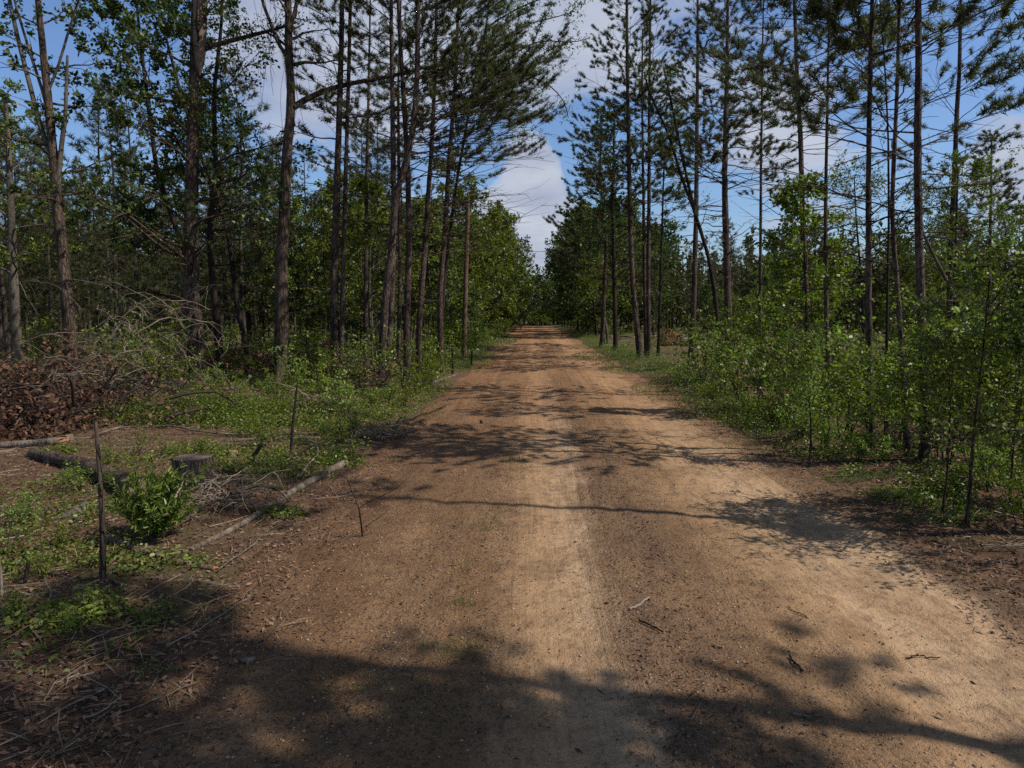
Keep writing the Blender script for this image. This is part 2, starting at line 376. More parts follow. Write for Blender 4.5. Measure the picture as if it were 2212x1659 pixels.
def rutz(u, y):
    z = .05 * np.exp(-((u - 1.2) / 2.6) ** 2)
    for c0, wd, dp in ((.35, .28, .028), (3.3, .5, .04), (2.1, .16, .022), (-1.35, .2, .022), (-2.3, .22, .018)):
        z = z - dp * np.exp(-((u - c0 - .35 * vnoise(y, c0 * 9, 5.0)) / wd) ** 2) * (1 + .7 * vnoise(y, c0 * 31, 1.7))
    z = z + .028 * vnoise(u * 2.2, y, .9) + .018 * vnoise(u * 1.6 + 9, y, .22) + .010 * vnoise(u, y + 3, .09) * (y < 25)
    for c0, wd, per, sl in ((2.12, .15, .15, .6), (-1.35, .16, .16, .8), (.42, .14, .15, .7), (1.6, .14, .16, .5), (3.0, .13, .15, -.6)):
        du = u - c0 - .18 * vnoise(y, c0 * 9, 6.0); lane = np.clip((1 - np.abs(du) / wd) * 4, 0, 1) * np.clip(4 * vnoise(y, c0 * 50 + 7, 1.6) + .7, 0, 1) * (y < 20)
        z = z - .012 * lane * (np.sin((y + np.abs(du) * sl) * 2 * math.pi / per) > .2)
    z = z + .012 * np.clip(vnoise(u, y * .6, .13) - .12, 0, 1) * 3 * (y < 16)
    return z
def roadz(u, y):
    inr = np.minimum(u - edge(y, -1), edge(y, 1) - u)
    return .012 + rutz(u, y) - np.clip(-(inr - .1) / .5, 0, 1) * .35
Zq = roadz(Uq, Yq) - np.clip((Yq - 165) / 12, 0, 1) * .8
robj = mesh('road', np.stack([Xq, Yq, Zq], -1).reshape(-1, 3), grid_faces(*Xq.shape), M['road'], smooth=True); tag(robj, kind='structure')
def surf(x, y):
    u = roadu(x, y); inr = np.minimum(u - edge(y, -1), edge(y, 1) - u)
    return np.where(inr > 0, roadz(u, y), terr(x, y))

# ------------------------------------------------------------------ trees
def limb_pts(st, az, el, L, curve, rs, k=7, wob=.05):
    t = np.linspace(0, 1, k); h = np.array([math.cos(az), math.sin(az), 0]); side = np.array([-math.sin(az), math.cos(az), 0])
    wv = np.cumsum(rs.normal(size=k)) * wob * L / math.sqrt(k); wv -= wv[0]; wz = np.cumsum(rs.normal(size=k)) * wob * .6 * L / math.sqrt(k); wz -= wz[0]
    return st + h * (L * math.cos(el) * t)[:, None] + np.array([0, 0, 1]) * (L * math.sin(el) * t + curve * L * t ** 2 + wz)[:, None] + side * wv[:, None]
def interp(P, t):
    i = min(int(t * (len(P) - 1)), len(P) - 2); f = t * (len(P) - 1) - i
    return P[i] * (1 - f) + P[i + 1] * f, unit(P[i + 1] - P[i])
def pick_az(rs, bias):
    if bias is None or rs.random() > bias[1]: return rs.random() * 2 * math.pi
    return bias[0] + rs.normal() * .6

def pine_crown(path, r0, rs, c0=.45, RL=2.6, n1=34, n2=9, tufts=5, m=16, nl=.165, nw=.017, bias=None, dead=8, d0=.15, low=.0, shape=1.0, sides=4, dlen=1.0, tip=.55, bare=.16):
    """branches (tubes) and needles along a trunk path"""
    tb = Tubes(); TP = []; TD = []
    H = path[-1][2] - path[0][2]
    for i in range(dead):                                            # bare lower limbs
        t = d0 + (c0 - d0 + .1) * rs.random(); st, _ = interp(path, t); L = RL * (.25 + .7 * rs.random()) * dlen
        P = limb_pts(st, pick_az(rs, bias), R(rs.uniform(-5, 35)), L, rs.uniform(-.25, .1), rs, 6, .09)
        rr = max(.012, r0 * .2 * (1 - t)) * (1.0 + .25 * dlen); tb.add(P, np.linspace(rr, .005, 6), 4)
        for j in range(3 if L > .9 else 0):
            s2, d2 = interp(P, rs.uniform(.3, .95)); az2 = math.atan2(d2[1], d2[0]) + rs.choice([-1, 1]) * rs.uniform(.4, 1.0)
            tb.add(limb_pts(s2, az2, rs.uniform(-.2, .4), L * rs.uniform(.15, .4), rs.uniform(-.2, .1), rs, 4, .1), np.linspace(rr * .4, .003, 4), 3)
    for i in range(n1):
        t = c0 + (1 - c0) * ((i + rs.random()) / n1) ** .9; t = min(t, .995); st, _ = interp(path, t)
        q = (t - c0) / (1 - c0)
        L = RL * (1 - q) ** (.75 * shape) * rs.uniform(.6, 1.15) * (.75 + .25 * min(1, q * 5)) + .35
        el = R(rs.uniform(5, 25) + 30 * q - low * (1 - q))
        P = limb_pts(st, pick_az(rs, bias), el, L, rs.uniform(-.12, .16), rs, 7, .07)
        rr = max(.01, r0 * .2 * (1 - .7 * q)); tb.add(P, np.linspace(rr, .006, 7), sides)
        k2 = max(3, int(n2 * L / RL))
        for j in range(k2):
            tt = .25 + .75 * (j + rs.random()) / k2; tt = min(tt, .99)
            s2, d2 = interp(P, tt); az2 = math.atan2(d2[1], d2[0]) + (1 if j % 2 else -1) * rs.uniform(.35, .95)
            L2 = (L * .42 * (1.15 - .6 * tt)) * rs.uniform(.6, 1.2) + .15
            Q = limb_pts(s2, az2, R(rs.uniform(-5, 38)), L2, rs.uniform(0, .25), rs, 4, .08)
            tb.add(Q, np.linspace(rr * .4, .004, 4), 3)
            if rs.random() < bare: continue
            nt = max(4, int(1.9 * tufts * L2 / .7))
            ts = np.sort(rs.uniform(tip, 1.0, nt)); ts[-1] = 1.0
            for v in ts:
                p3, d3 = interp(Q, min(v, .999)); d4 = unit(d3 + .7 * rs.normal(size=3) * .6 + np.array([0, 0, .35]))
                TP.append(p3 + d4 * rs.uniform(0, .12)); TD.append(d4)
        p3, d3 = interp(P, .999); TP.append(p3); TD.append(d3)
    V, F = needle_faces(np.array(TP), np.array(TD), nl, nw, m, rs)
    return tb, V, F

def leafy_crown(path, r0, rs, c0=.3, RL=3.0, n1=18, n2=6, n3=4, nleaf=10, leaf=(.085, .05), bias=None, el=(20, 55), flat=0.0, hexa=False, up=.5, curve=(-.1, .2), prof=None, clump=1.0):
    tb = Tubes(); A = []; D = []
    for i in range(n1):
        t = min(.99, c0 + (1 - c0) * (i + rs.random()) / n1); st, _ = interp(path, t); q = (t - c0) / (1 - c0)
        f = prof(q) if prof else (1 - q) ** .6 * .85 + .15
        L = RL * f * rs.uniform(.65, 1.2)
        P = limb_pts(st, pick_az(rs, bias), R(rs.uniform(*el) * (1 - flat) + 12 * q), L, rs.uniform(*curve), rs, 6, .1)
        rr = max(.006, r0 * .28 * (1 - .6 * q)); tb.add(P, np.linspace(rr, .005, 6), 4)
        for j in range(n2):
            tt = .2 + .8 * (j + rs.random()) / n2; s2, d2 = interp(P, min(tt, .99))
            L2 = (L * .5 * (1.1 - .5 * tt)) * rs.uniform(.6, 1.2) + .1
            az2 = math.atan2(d2[1], d2[0]) + rs.choice([-1, 1]) * rs.uniform(.3, 1.2)
            Q = limb_pts(s2, az2, R(rs.uniform(-12, 50)), L2, rs.uniform(-.2, .2), rs, 4, .12)
            tb.add(Q, np.linspace(rr * .4, .004, 4), 3)
            if rs.random() < .12: continue
            for k in range(n3):
                s3, d3 = interp(Q, rs.uniform(.25, 1.0) * .999); dd = unit(d3 + .9 * rs.normal(size=3) * .7)
                L3 = (.18 + .35 * L2 * rs.random()) * clump; e3 = s3 + dd * L3
                nn = rs.poisson(nleaf)
                if nn:
                    v = rs.random(nn)[:, None]; A.append(s3 + (e3 - s3) * v + rs.normal(size=(nn, 3)) * .045 * clump); D.append(np.repeat(dd[None], nn, 0))
                if leaf[0] < .12 and r0 > .02: tb.add(np.array([s3, (s3 + e3) / 2 + rs.normal(size=3) * .01, e3]), [.004, .003, .002], 3)
    A = np.concatenate(A); D = np.concatenate(D)
    V, F = leaf_faces(A, D, leaf[0], leaf[1], rs, up, hexa)
    return tb, V, F

def trunk_mesh(path, r0, r1, mat, parent, rs, sides=12, n=40, flare=.5, power=.9):
    Q, t = resample(path, n); r = r0 + (r1 - r0) * t ** power
    z = Q[:, 2] - Q[0, 2]; r = r * (1 + flare * np.exp(-z / .35) + .25 * flare * np.exp(-z / 1.2))
    tb = Tubes(); tb.add(Q, r, sides, .17, rs)
    tb.build('trunk', mat, parent)
    return Q
def rel(path): return np.asarray(path) - np.asarray(path[0])

def pix_path(pts, d=None, H=None, rs=None):
    """pixels up the trunk -> points in the upright plane at the depth of its foot"""
    if d is None: g0 = ground(*pts[0]); d = g0[1]
    else:
        p = atY(*pts[0], d); g0 = np.array([p[0], d, gz(p[0], d)])
        pts = [None] + ([q for q in pts if atY(*q, d)[2] > g0[2] + .5])
    P = [g0 - np.array([0, 0, .12])] + [atY(*q, d) for q in pts[1:]]
    P = np.array(P)
    if H and P[-1][2] < H:
        dr = P[-1] - P[max(-3, -len(P))]; dr = dr / dr[2]; st = P[-1]
        n = 5
        for i in range(1, n + 1):
            hz = (H - st[2]) * i / n; P = np.vstack([P, st + np.array([dr[0] * hz * (1 - .4 * i / n), 0, hz])])
    return P, d
def px2m(wpx, d): return wpx / FPX * d

def hero(name, pts, wpx, H, label, cat='tree', kind='pine', d=None, seed=0, bark='pine_bark', leafm='needle', group=None, yw=.0, **kw):
    rs = np.random.default_rng(seed + 1000)
    P, d = pix_path(pts, d, H)
    P[1:, 1] += yw * (P[1:, 2] - P[0, 2]) + .0
    r0 = px2m(wpx, d) / 2
    root = thing(name, P[0] + np.array([0, 0, .12]), label, cat, group)
    Pr = P - P[0] - np.array([0, 0, .12])
    r0 *= 1.1
    Q = trunk_mesh(Pr, r0, r0 * .33 if H > 6 else .006, M[bark], root, rs, 12, 44, power=1.25 if H > 6 else .9)
    if kind == 'pine': tb, V, F = pine_crown(Q, r0, rs, **kw)
    elif kind == 'leafy': tb, V, F = leafy_crown(Q, r0, rs, **kw)
    tb.build('branches', M[bark if kind == 'pine' else bark], root)
    mesh('crown', V, F, M[leafm], root)
    return root, P, Q, d, r0, rs
def extra_limb(root, P, pts, d, w0, w1, mat, name='limb', leaves=None, rs=None, dy=0.0):
    """a limb of its own: pixels in the tree's plane, leaning towards or away by dy metres at its tip"""
    L = np.array([atY(*q, d) for q in pts]); L[:, 1] += dy * np.linspace(0, 1, len(L)); L = L - np.array(root.location)
    Q, t = resample(L, 14); tb = Tubes(); tb.add(Q, px2m(w0, d) / 2 + (px2m(w1, d) / 2 - px2m(w0, d) / 2) * t, 8, .1, rs)
    A = []; D = []
    if leaves:
        n, lm, ls, off = leaves
        for i in range(n):
            s2, d2 = interp(Q, rs.uniform(.1, 1) * .999); dd = unit(d2 * .5 + rnd_dir(rs, 1)[0]); e = s2 + dd * off * rs.uniform(.3, 1.1)
            tb.add(np.array([s2, (s2 + e) / 2 + rs.normal(size=3) * .03, e]), [.012, .007, .003], 3)
            nn = rs.poisson(22); v = rs.random(nn)[:, None] ** .6; A.append(s2 + (e - s2) * v + rs.normal(size=(nn, 3)) * .09); D.append(np.repeat(dd[None], nn, 0))
    o = tb.build(name, mat, root)
    if leaves:
        V, F = leaf_faces(np.concatenate(A), np.concatenate(D), ls, ls * .55, rs, .4); mesh('leaves', V, F, M[lm], o)
    return o

# ---- left of the road
LX = dict(seed=1)
# big broken-barked oak with long limb
root, P, Q, d, r0, rs = hero('oak_tree', [(430, 826), (412, 620), (412, 480), (416, 300), (420, 150), (422, 0)], 33, 15, 'massive dark oak with bark stripped from its upper trunk and one long limb', kind='leafy', seed=1,
     bark='oak_bark', leafm='leaf_dark', c0=.16, RL=4.2, n1=30, n2=7, n3=4, nleaf=8, leaf=(.15, .085), el=(0, 40), flat=.2)
extra_limb(root, P, [(430, 110), (470, 95), (510, 85), (560, 72), (600, 62), (640, 48)], d, 12, 5, M['oak_bark'], rs=rs, leaves=(46, 'leaf_dark', .1, 1.0))
pt = Tubes(); a = atY(433, 165, d) - np.array(root.location); c_ = atY(434, -30, d) - np.array(root.location)
pt.add(np.linspace(a, c_, 8) + np.array([.0, -.06, 0]), [.02, .15, .2, .22, .22, .22, .22, .2], 10, .08, rs); pt.build('bare_wood', M['pale_cut'], root)
# vine-hung slender stems beside it
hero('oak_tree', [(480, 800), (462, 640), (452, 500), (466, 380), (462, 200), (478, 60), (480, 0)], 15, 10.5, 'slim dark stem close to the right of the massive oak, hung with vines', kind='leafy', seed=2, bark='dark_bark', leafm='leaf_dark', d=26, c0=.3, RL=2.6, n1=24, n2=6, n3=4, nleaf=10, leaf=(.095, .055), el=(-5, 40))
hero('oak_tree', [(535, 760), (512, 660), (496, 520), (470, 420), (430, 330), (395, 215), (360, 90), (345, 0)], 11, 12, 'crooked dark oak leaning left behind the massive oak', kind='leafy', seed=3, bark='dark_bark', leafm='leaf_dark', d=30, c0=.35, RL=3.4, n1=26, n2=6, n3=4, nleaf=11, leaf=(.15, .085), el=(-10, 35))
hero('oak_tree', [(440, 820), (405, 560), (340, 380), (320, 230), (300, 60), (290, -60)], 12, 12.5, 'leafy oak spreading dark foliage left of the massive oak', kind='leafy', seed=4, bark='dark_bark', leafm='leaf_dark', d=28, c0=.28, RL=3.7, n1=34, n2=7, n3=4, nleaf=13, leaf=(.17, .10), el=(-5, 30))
# pale multi-stemmed tree at far left
root, P, Q, d, r0, rs = hero('forked_tree', [(157, 850), (150, 700), (128, 480), (115, 340), (105, 220), (93, 110), (82, 0)], 24, 14, 'grey forked tree rising behind the brown brush at the left edge', kind='leafy', seed=5, bark='oak_bark', leafm='leaf_dark', d=23,
     c0=.42, RL=2.8, n1=15, n2=4, n3=2, nleaf=8, leaf=(.17, .11), el=(-5, 30))
extra_limb(root, P, [(108, 330), (88, 280), (66, 190), (40, 90), (14, -30)], d, 11, 7, M['grey_bark'], rs=rs, leaves=(9, 'leaf_dark', .15, .8))
extra_limb(root, P, [(112, 300), (100, 220), (70, 130), (45, 50), (20, -40)], d, 8, 4, M['grey_bark'], rs=rs)
extra_limb(root, P, [(125, 400), (134, 300), (142, 250), (144, 160), (146, 120)], d, 12, 5, M['grey_bark'], rs=rs, leaves=(5, 'leaf_dark', .15, .6))
extra_limb(root, P, [(103, 200), (118, 165), (130, 130), (150, 60), (170, 0)], d, 6, 4, M['grey_bark'], rs=rs, leaves=(8, 'leaf_dark', .14, .8))
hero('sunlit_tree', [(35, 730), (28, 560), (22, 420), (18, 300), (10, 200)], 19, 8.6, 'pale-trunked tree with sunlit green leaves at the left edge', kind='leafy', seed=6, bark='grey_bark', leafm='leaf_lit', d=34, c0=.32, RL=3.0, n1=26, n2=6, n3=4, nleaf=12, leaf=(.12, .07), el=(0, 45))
# big bare trunk with vine and long limb
root, P, Q, d, r0, rs = hero('hackberry_tree', [(604, 838), (608, 700), (607, 560), (616, 440), (618, 350), (630, 220), (624, 120), (622, 0)], 27, 15.5, 'tall bare brown trunk with a thick limb rising to the right and dangling vines', kind='leafy', seed=7,
     bark='oak_bark', leafm='leaf_dark', c0=.72, RL=3.0, n1=12, n2=4, n3=2, nleaf=5, leaf=(.1, .06), d=None)
extra_limb(root, P, [(634, 232), (655, 205), (690, 185), (725, 165), (780, 150), (850, 130), (900, 105), (960, 95)], d, 13, 5, M['oak_bark'], rs=rs, leaves=(34, 'leaf_dark', .08, .8), dy=2.0)
extra_limb(root, P, [(624, 125), (600, 95), (585, 50), (568, 10), (560, -40)], d, 8, 6, M['oak_bark'], rs=rs)
extra_limb(root, P, [(626, 62), (636, 30), (646, -20)], d, 9, 7, M['oak_bark'], rs=rs)
extra_limb(root, P, [(630, 65), (645, 58), (657, 50)], d, 4, 1.5, M['oak_bark'], 'broken_branch', rs=rs)
vt = Tubes()
for i in range(26):
    s = atY(rs.uniform(520, 700), rs.uniform(-40, 60), d) - np.array(root.location); L = rs.uniform(1.2, 4.5)
    t = np.linspace(0, 1, 9); w1 = rs.uniform(-.5, .5); P_ = s + np.stack([w1 * t ** 2 + .12 * np.sin(t * rs.uniform(3, 9)), rs.uniform(-.4, .4) * t, -L * t + .3 * np.sin(t * 3)], -1)
    vt.add(P_, .006, 3)
o_ = vt.build('hanging_vine', M['twig']); o_.location = root.location; tag(o_, 'bare thread-like vines dangling around the tall bare brown trunk', 'vine')

# double-stemmed pine
root, P, Q, d, r0, rs = hero('pine_tree', [(727, 832), (722, 700), (723, 560), (728, 400), (733, 250), (737, 120), (739, 0)], 17, 17, 'rough double-stemmed pine beside the tall bare brown trunk', seed=8, c0=.52, RL=2.6, n1=34, dead=16, bark='pine_bark', m=15)
o = extra_limb(root, P, [(736, 830), (738, 720), (741, 620), (744, 480), (748, 330), (752, 200), (756, 60), (758, -60)], d, 11, 7, M['pine_bark'], 'second_stem', rs=rs)
# cluster around the leaning pine
hero('pine_tree', [(820, 832), (828, 723), (833, 636), (846, 549), (853, 432), (864, 390), (886, 320), (896, 250), (902, 150), (902, 0)], 16, 17, 'pine with bent, leaning reddish trunk, largest of the roadside clump', seed=9, c0=.47, RL=4.2, n1=40, dead=18, d0=.28, dlen=1.2, n2=11, bias=(0.1, .62), m=15, d=24)
hero('pine_tree', [(834, 845), (846, 640), (851, 500), (850, 380), (848, 250), (846, 120), (845, 0)], 13, 17, 'straight dark pine just left of the bent pine in the roadside clump', seed=10, c0=.5, RL=2.6, n1=28, dead=14, bias=(2.4, .3), d=24.6)
hero('pine_tree', [(880, 838), (878, 700), (884, 520), (882, 400), (876, 280), (868, 150), (860, 0)], 14, 16.5, 'dark pine behind the bent pine with foot in pale ridged bark', seed=11, c0=.5, RL=3.8, n1=34, dead=16, d0=.3, dlen=1.2, bias=(.2, .6), d=25.5)
hero('pine_tree', [(905, 828), (905, 700), (916, 560), (924, 430), (932, 330), (938, 200), (942, 60), (944, 0)], 12, 17, 'slender dark pine, rightmost of the roadside clump, with long limbs reaching over the road', seed=12, c0=.47, RL=5.0, n1=46, dead=30, d0=.28, dlen=1.15, n2=12, bias=(.0, .8), low=6, m=15, d=27)
hero('pine_tree', [(952, 800), (950, 640), (962, 480), (972, 320), (985, 160), (990, 0)], 12, 18, 'pine set back behind the roadside clump, its dense crown hanging over the road edge', seed=13, c0=.5, RL=5.2, n1=50, dead=18, d0=.32, dlen=1.1, n2=12, bias=(.0, .7), low=8, m=15, d=31)
hero('pine_tree', [(860, 790), (864, 600), (862, 400), (860, 200), (866, 0)], 9, 16, 'thin pine at the back of the roadside clump', seed=14, c0=.55, RL=2.4, n1=26, dead=12, d=33)
hero('pine_tree', [(790, 780), (790, 600), (792, 400), (796, 200), (800, 0)], 9, 18, 'thin pine between the double-stemmed pine and the roadside clump', seed=15, c0=.55, RL=2.4, n1=30, dead=8, d=36)
# reddish broken pole
root = None
P, d = pix_path([(1002, 770), (1005, 640), (1008, 540), (1011, 430)], 46)
rs = np.random.default_rng(77); root = thing('broken_pine', P[0], 'bare reddish pine pole with its top snapped off, left of the road', 'dead tree')
trunk_mesh(rel(P), px2m(11, 46) / 2, px2m(9, 46) / 2, M['red_wood'], root, rs, 10, 24)
tb = Tubes()
for i in range(7):
    st, _ = interp(rel(P), rs.uniform(.4, .98)); tb.add(limb_pts(st, rs.random() * 6.28, rs.uniform(-.1, .5), rs.uniform(.4, 1.2), 0, rs, 4, .1), np.linspace(.02, .006, 4), 4)
tb.build('broken_branches', M['red_wood'], root)
# gum tree whose spray of light leaves hangs over the road from above
root, P, Q, d, r0, rs = hero('sweetgum_tree', [(945, 800), (960, 600), (985, 400), (1020, 200), (1050, 60), (1065, -60)], 8, 15.5, 'tall slim sweetgum hanging a spray of light green leaves over the road', kind='leafy', seed=16, bark='dark_bark', leafm='leaf_mid', d=33, c0=.5, RL=5.2, n1=26, n2=7, n3=4, nleaf=8, leaf=(.085, .05), el=(0, 40), bias=(0.0, .7))

for pts in ([(1050, 60), (1100, 35), (1160, 15), (1215, 8), (1262, 22)], [(1020, 200), (1080, 150), (1130, 110), (1180, 100), (1222, 118), (1262, 112)], [(1035, 130), (1090, 85), (1150, 62), (1200, 60), (1235, 55)], [(1010, 240), (1090, 190), (1150, 170), (1195, 205), (1218, 235), (1222, 275)], [(1060, 20), (1120, -20), (1190, -30), (1250, -20), (1290, 0)]):
    extra_limb(root, P, pts, d, 4, 1.5, M['dark_bark'], rs=rs, leaves=(26, 'leaf_mid', .10, .75), dy=-1.5)

# ---- right of the road
hero('pine_tree', [(1384, 775), (1374, 690), (1366, 607), (1362, 500), (1360, 432), (1358, 300), (1356, 200)], 11, 24, 'leaning dense pine, leftmost of three close together right of the road', seed=20, c0=.36, RL=3.9, n1=84, n2=12, dead=14, low=14, bias=(2.9, .15), shape=1.25, nw=.021)
hero('pine_tree', [(1396, 772), (1392, 607), (1390, 432), (1388, 300)], 7.5, 19, 'thin straight pine, middle of the three standing close together right of the road', seed=21, c0=.38, RL=2.6, n1=44, dead=8, nw=.021)
hero('pine_tree', [(1402, 773), (1400, 607), (1402, 432), (1402, 300)], 9, 23, 'dark straight pine, rightmost of three close together right of the road', seed=22, c0=.45, RL=3.0, n1=50, dead=8, nw=.021, d=41)
hero('slim_tree', [(1422, 760), (1427, 600), (1432, 430), (1436, 300)], 6, 12.5, 'very thin leafy tree standing just right of the three close pines', kind='leafy', seed=23, bark='dark_bark', leafm='leaf_dark', c0=.3, RL=2.2, n1=22, n2=5, n3=4, nleaf=9, leaf=(.1, .06), d=42)
hero('pine_tree', [(1300, 750), (1310, 520), (1296, 380), (1300, 250)], 9, 15.8, 'dense pine at the road verge whose crown fills the sky right of the road gap', seed=24, c0=.25, RL=5.0, n1=84, n2=11, dead=3, low=15, d=56, m=12, nl=.22, nw=.03)
hero('oak_tree', [(1330, 750), (1325, 520), (1322, 420), (1326, 330)], 9, 17.0, 'tall leafy oak mixed into the dark pines right of the road gap', kind='leafy', seed=25, bark='dark_bark', leafm='leaf_dark', d=50, c0=.3, RL=3.4, n1=36, n2=7, n3=4, nleaf=12, leaf=(.14, .085))
root, P, Q, d, r0, rs = hero('slim_tree', [(1560, 790), (1545, 640), (1532, 560), (1504, 467), (1471, 379), (1445, 292), (1402, 198), (1390, 152)], 9, 10.2, 'thin crooked tree curving up to the left, its top nearly bare', kind='leafy', seed=26, bark='dark_bark', leafm='leaf_mid', d=33, c0=.45, RL=2.0, n1=14, n2=4, n3=3, nleaf=7, leaf=(.09, .055))
extra_limb(root, P, [(1504, 467), (1480, 370), (1462, 280), (1448, 210), (1434, 150)], d, 7, 4, M['dark_bark'], 'second_stem', rs=rs, leaves=(20, 'leaf_mid', .09, .7))
hero('pine_tree', [(1495, 760), (1500, 600), (1504, 450), (1505, 300), (1507, 150), (1507, 0)], 11, 25, 'straight tall pine in the clearing beyond the crooked tree', seed=27, c0=.45, RL=3.2, n1=50, dead=14, d=47, nw=.023)
hero('pine_tree', [(1576, 790), (1572, 640), (1567, 480), (1565, 380), (1568, 250), (1571, 150), (1572, 0)], 15, 18, 'stout pine with arching limbs and dense overhead crown, right of the crooked tree', seed=28, c0=.47, RL=4.6, n1=60, n2=11, dead=26, d0=.25, dlen=1.0, d=34, low=10)
hero('pine_tree', [(1642, 770), (1643, 500), (1644, 350), (1646, 200), (1648, 60)], 7, 21, 'slender pine with a narrow crown between two stouter pines', seed=29, c0=.4, RL=2.4, n1=44, dead=10, d=42, nw=.023)
hero('pine_tree', [(1752, 865), (1744, 700), (1734, 480), (1729, 290), (1721, 145), (1716, 0)], 13, 14.5, 'dark pine leaning slightly left, rising behind the bright green sapling', seed=30, c0=.55, RL=3.4, n1=38, dead=34, d0=.3, dlen=1.2, n2=10)
hero('pine_tree', [(1793, 905), (1788, 800), (1785, 690), (1783, 470), (1786, 290), (1790, 90), (1792, 0)], 9.5, 9.3, 'thin pole-like pine with forked bare limbs behind the roadside thicket', seed=31, c0=.74, RL=1.7, n1=20, dead=22, d0=.3)
hero('pine_tree', [(1884, 966), (1879, 840), (1876, 640), (1876, 480), (1877, 290), (1880, 145), (1884, 0)], 13, 11.5, 'reddish straight pine at the right verge, left of the thin curving pine', seed=32, c0=.66, RL=2.8, n1=30, dead=26, dlen=1.3, d0=.3, bark='pine_bark')
hero('slim_tree', [(1914, 950), (1915, 800), (1917, 640), (1920, 480), (1919, 300), (1910, 120), (1900, 0)], 6, 9, 'very thin dark stem between the reddish pine and its neighbours', kind='leafy', seed=33, bark='dark_bark', leafm='leaf_mid', c0=.35, RL=1.4, n1=14, n2=4, n3=3, nleaf=6, leaf=(.06, .035))
hero('pine_tree', [(1963, 984), (1950, 830), (1945, 700), (1934, 570), (1926, 460), (1932, 320), (1939, 170), (1942, 30)], 10.5, 11, 'thin curving pine just left of the stoutest verge pine', seed=34, c0=.5, RL=2.2, n1=42, dead=14, d0=.3)
hero('pine_tree', [(1998, 996), (1995, 780), (1989, 640), (1984, 480), (1982, 290), (1985, 145), (1983, 0)], 17, 13, 'stoutest straight pine of the right verge, standing in the leafy thicket', seed=35, c0=.7, RL=3.0, n1=30, dead=20, dlen=1.2, d0=.3)
hero('pine_tree', [(2050, 815), (2054, 560), (2062, 380), (2066, 260), (2073, 145), (2075, 0)], 13.5, 15, 'tall pine near the right edge with tufted branches reaching right', seed=36, c0=.36, RL=2.8, n1=30, dead=12, d=27, n2=7, bias=(0, .55))
hero('pine_tree', [(2137, 770), (2138, 560), (2140, 440), (2142, 290)], 8, 12.4, 'small cone-shaped pine standing alone near the right edge', seed=37, c0=.52, RL=2.1, n1=50, dead=4, d=40, n2=9, shape=1.3, nw=.024)
# leaning dead trunk
P = np.array([ground(2110, 760) * 0 + atY(2110, 742, 22), atY(2088, 697, 22), atY(2053, 622, 21.8), atY(2027, 572, 21.6), atY(1998, 514, 21.5), atY(1985, 480, 21.4)])
P[0][2] = gz(P[0][0], P[0][1]); rs = np.random.default_rng(5)
root = thing('leaning_trunk', P[0], 'grey dead trunk leaning steeply left against the stoutest verge pine', 'dead tree')
trunk_mesh(rel(P), px2m(11, 22) / 2, px2m(5, 22) / 2, M['grey_bark'], root, rs, 8, 20, flare=.2)
tb = Tubes()
for i in range(8):
    st, _ = interp(rel(P), rs.uniform(.3, .98)); tb.add(limb_pts(st, rs.random() * 6.28, rs.uniform(-.3, .8), rs.uniform(.3, 1.3), -.1, rs, 5, .1), np.linspace(.018, .004, 5), 4)
tb.build('bare_branches', M['grey_bark'], root)
# bright sapling tree
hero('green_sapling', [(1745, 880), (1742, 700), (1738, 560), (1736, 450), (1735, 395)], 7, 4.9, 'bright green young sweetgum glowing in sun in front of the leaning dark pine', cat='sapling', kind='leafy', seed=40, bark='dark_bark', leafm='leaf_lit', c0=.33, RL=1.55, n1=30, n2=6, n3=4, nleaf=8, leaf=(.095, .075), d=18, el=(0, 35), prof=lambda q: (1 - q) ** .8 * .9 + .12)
hero('young_tree', [(2060, 860), (2062, 600), (2066, 470), (2070, 360)], 7, 7.0, 'broad leafy young tree with fine leaves around the tufted pine near the right edge', cat='tree', kind='leafy', seed=41, bark='dark_bark', leafm='leaf_mid', d=25, c0=.35, RL=3.3, n1=34, n2=7, n3=4, nleaf=10, leaf=(.085, .045), el=(5, 40))
hero('young_tree', [(1870, 850), (1860, 600), (1850, 480), (1845, 380)], 6, 6.6, 'airy leafy young tree behind the reddish pine', cat='tree', kind='leafy', seed=42, bark='dark_bark', leafm='leaf_mid', d=26, c0=.35, RL=2.8, n1=28, n2=6, n3=4, nleaf=9, leaf=(.085, .045), el=(5, 40))
hero('young_tree', [(2190, 850), (2180, 600), (2170, 480)], 6, 6.0, 'leafy young tree cut by the right edge below the cone-shaped pine', cat='tree', kind='leafy', seed=43, bark='dark_bark', leafm='leaf_mid', d=24, c0=.25, RL=2.8, n1=28, n2=6, n3=4, nleaf=10, leaf=(.08, .045), el=(0, 40))
# small white-barked fork far right of the road gap
P, d = pix_path([(1312, 716), (1305, 680), (1298, 650), (1290, 630)], 80); rs = np.random.default_rng(8)
hero('forked_tree', [(1312, 725), (1307, 690), (1300, 660), (1294, 640)], 5, 7.5, 'pale crooked forked tree at the edge of the clearing right of the road', kind='leafy', seed=44, bark='grey_bark', leafm='leaf_lit', d=62, c0=.45, RL=3.0, n1=24, n2=6, n3=4, nleaf=10, leaf=(.16, .09), el=(0, 40))

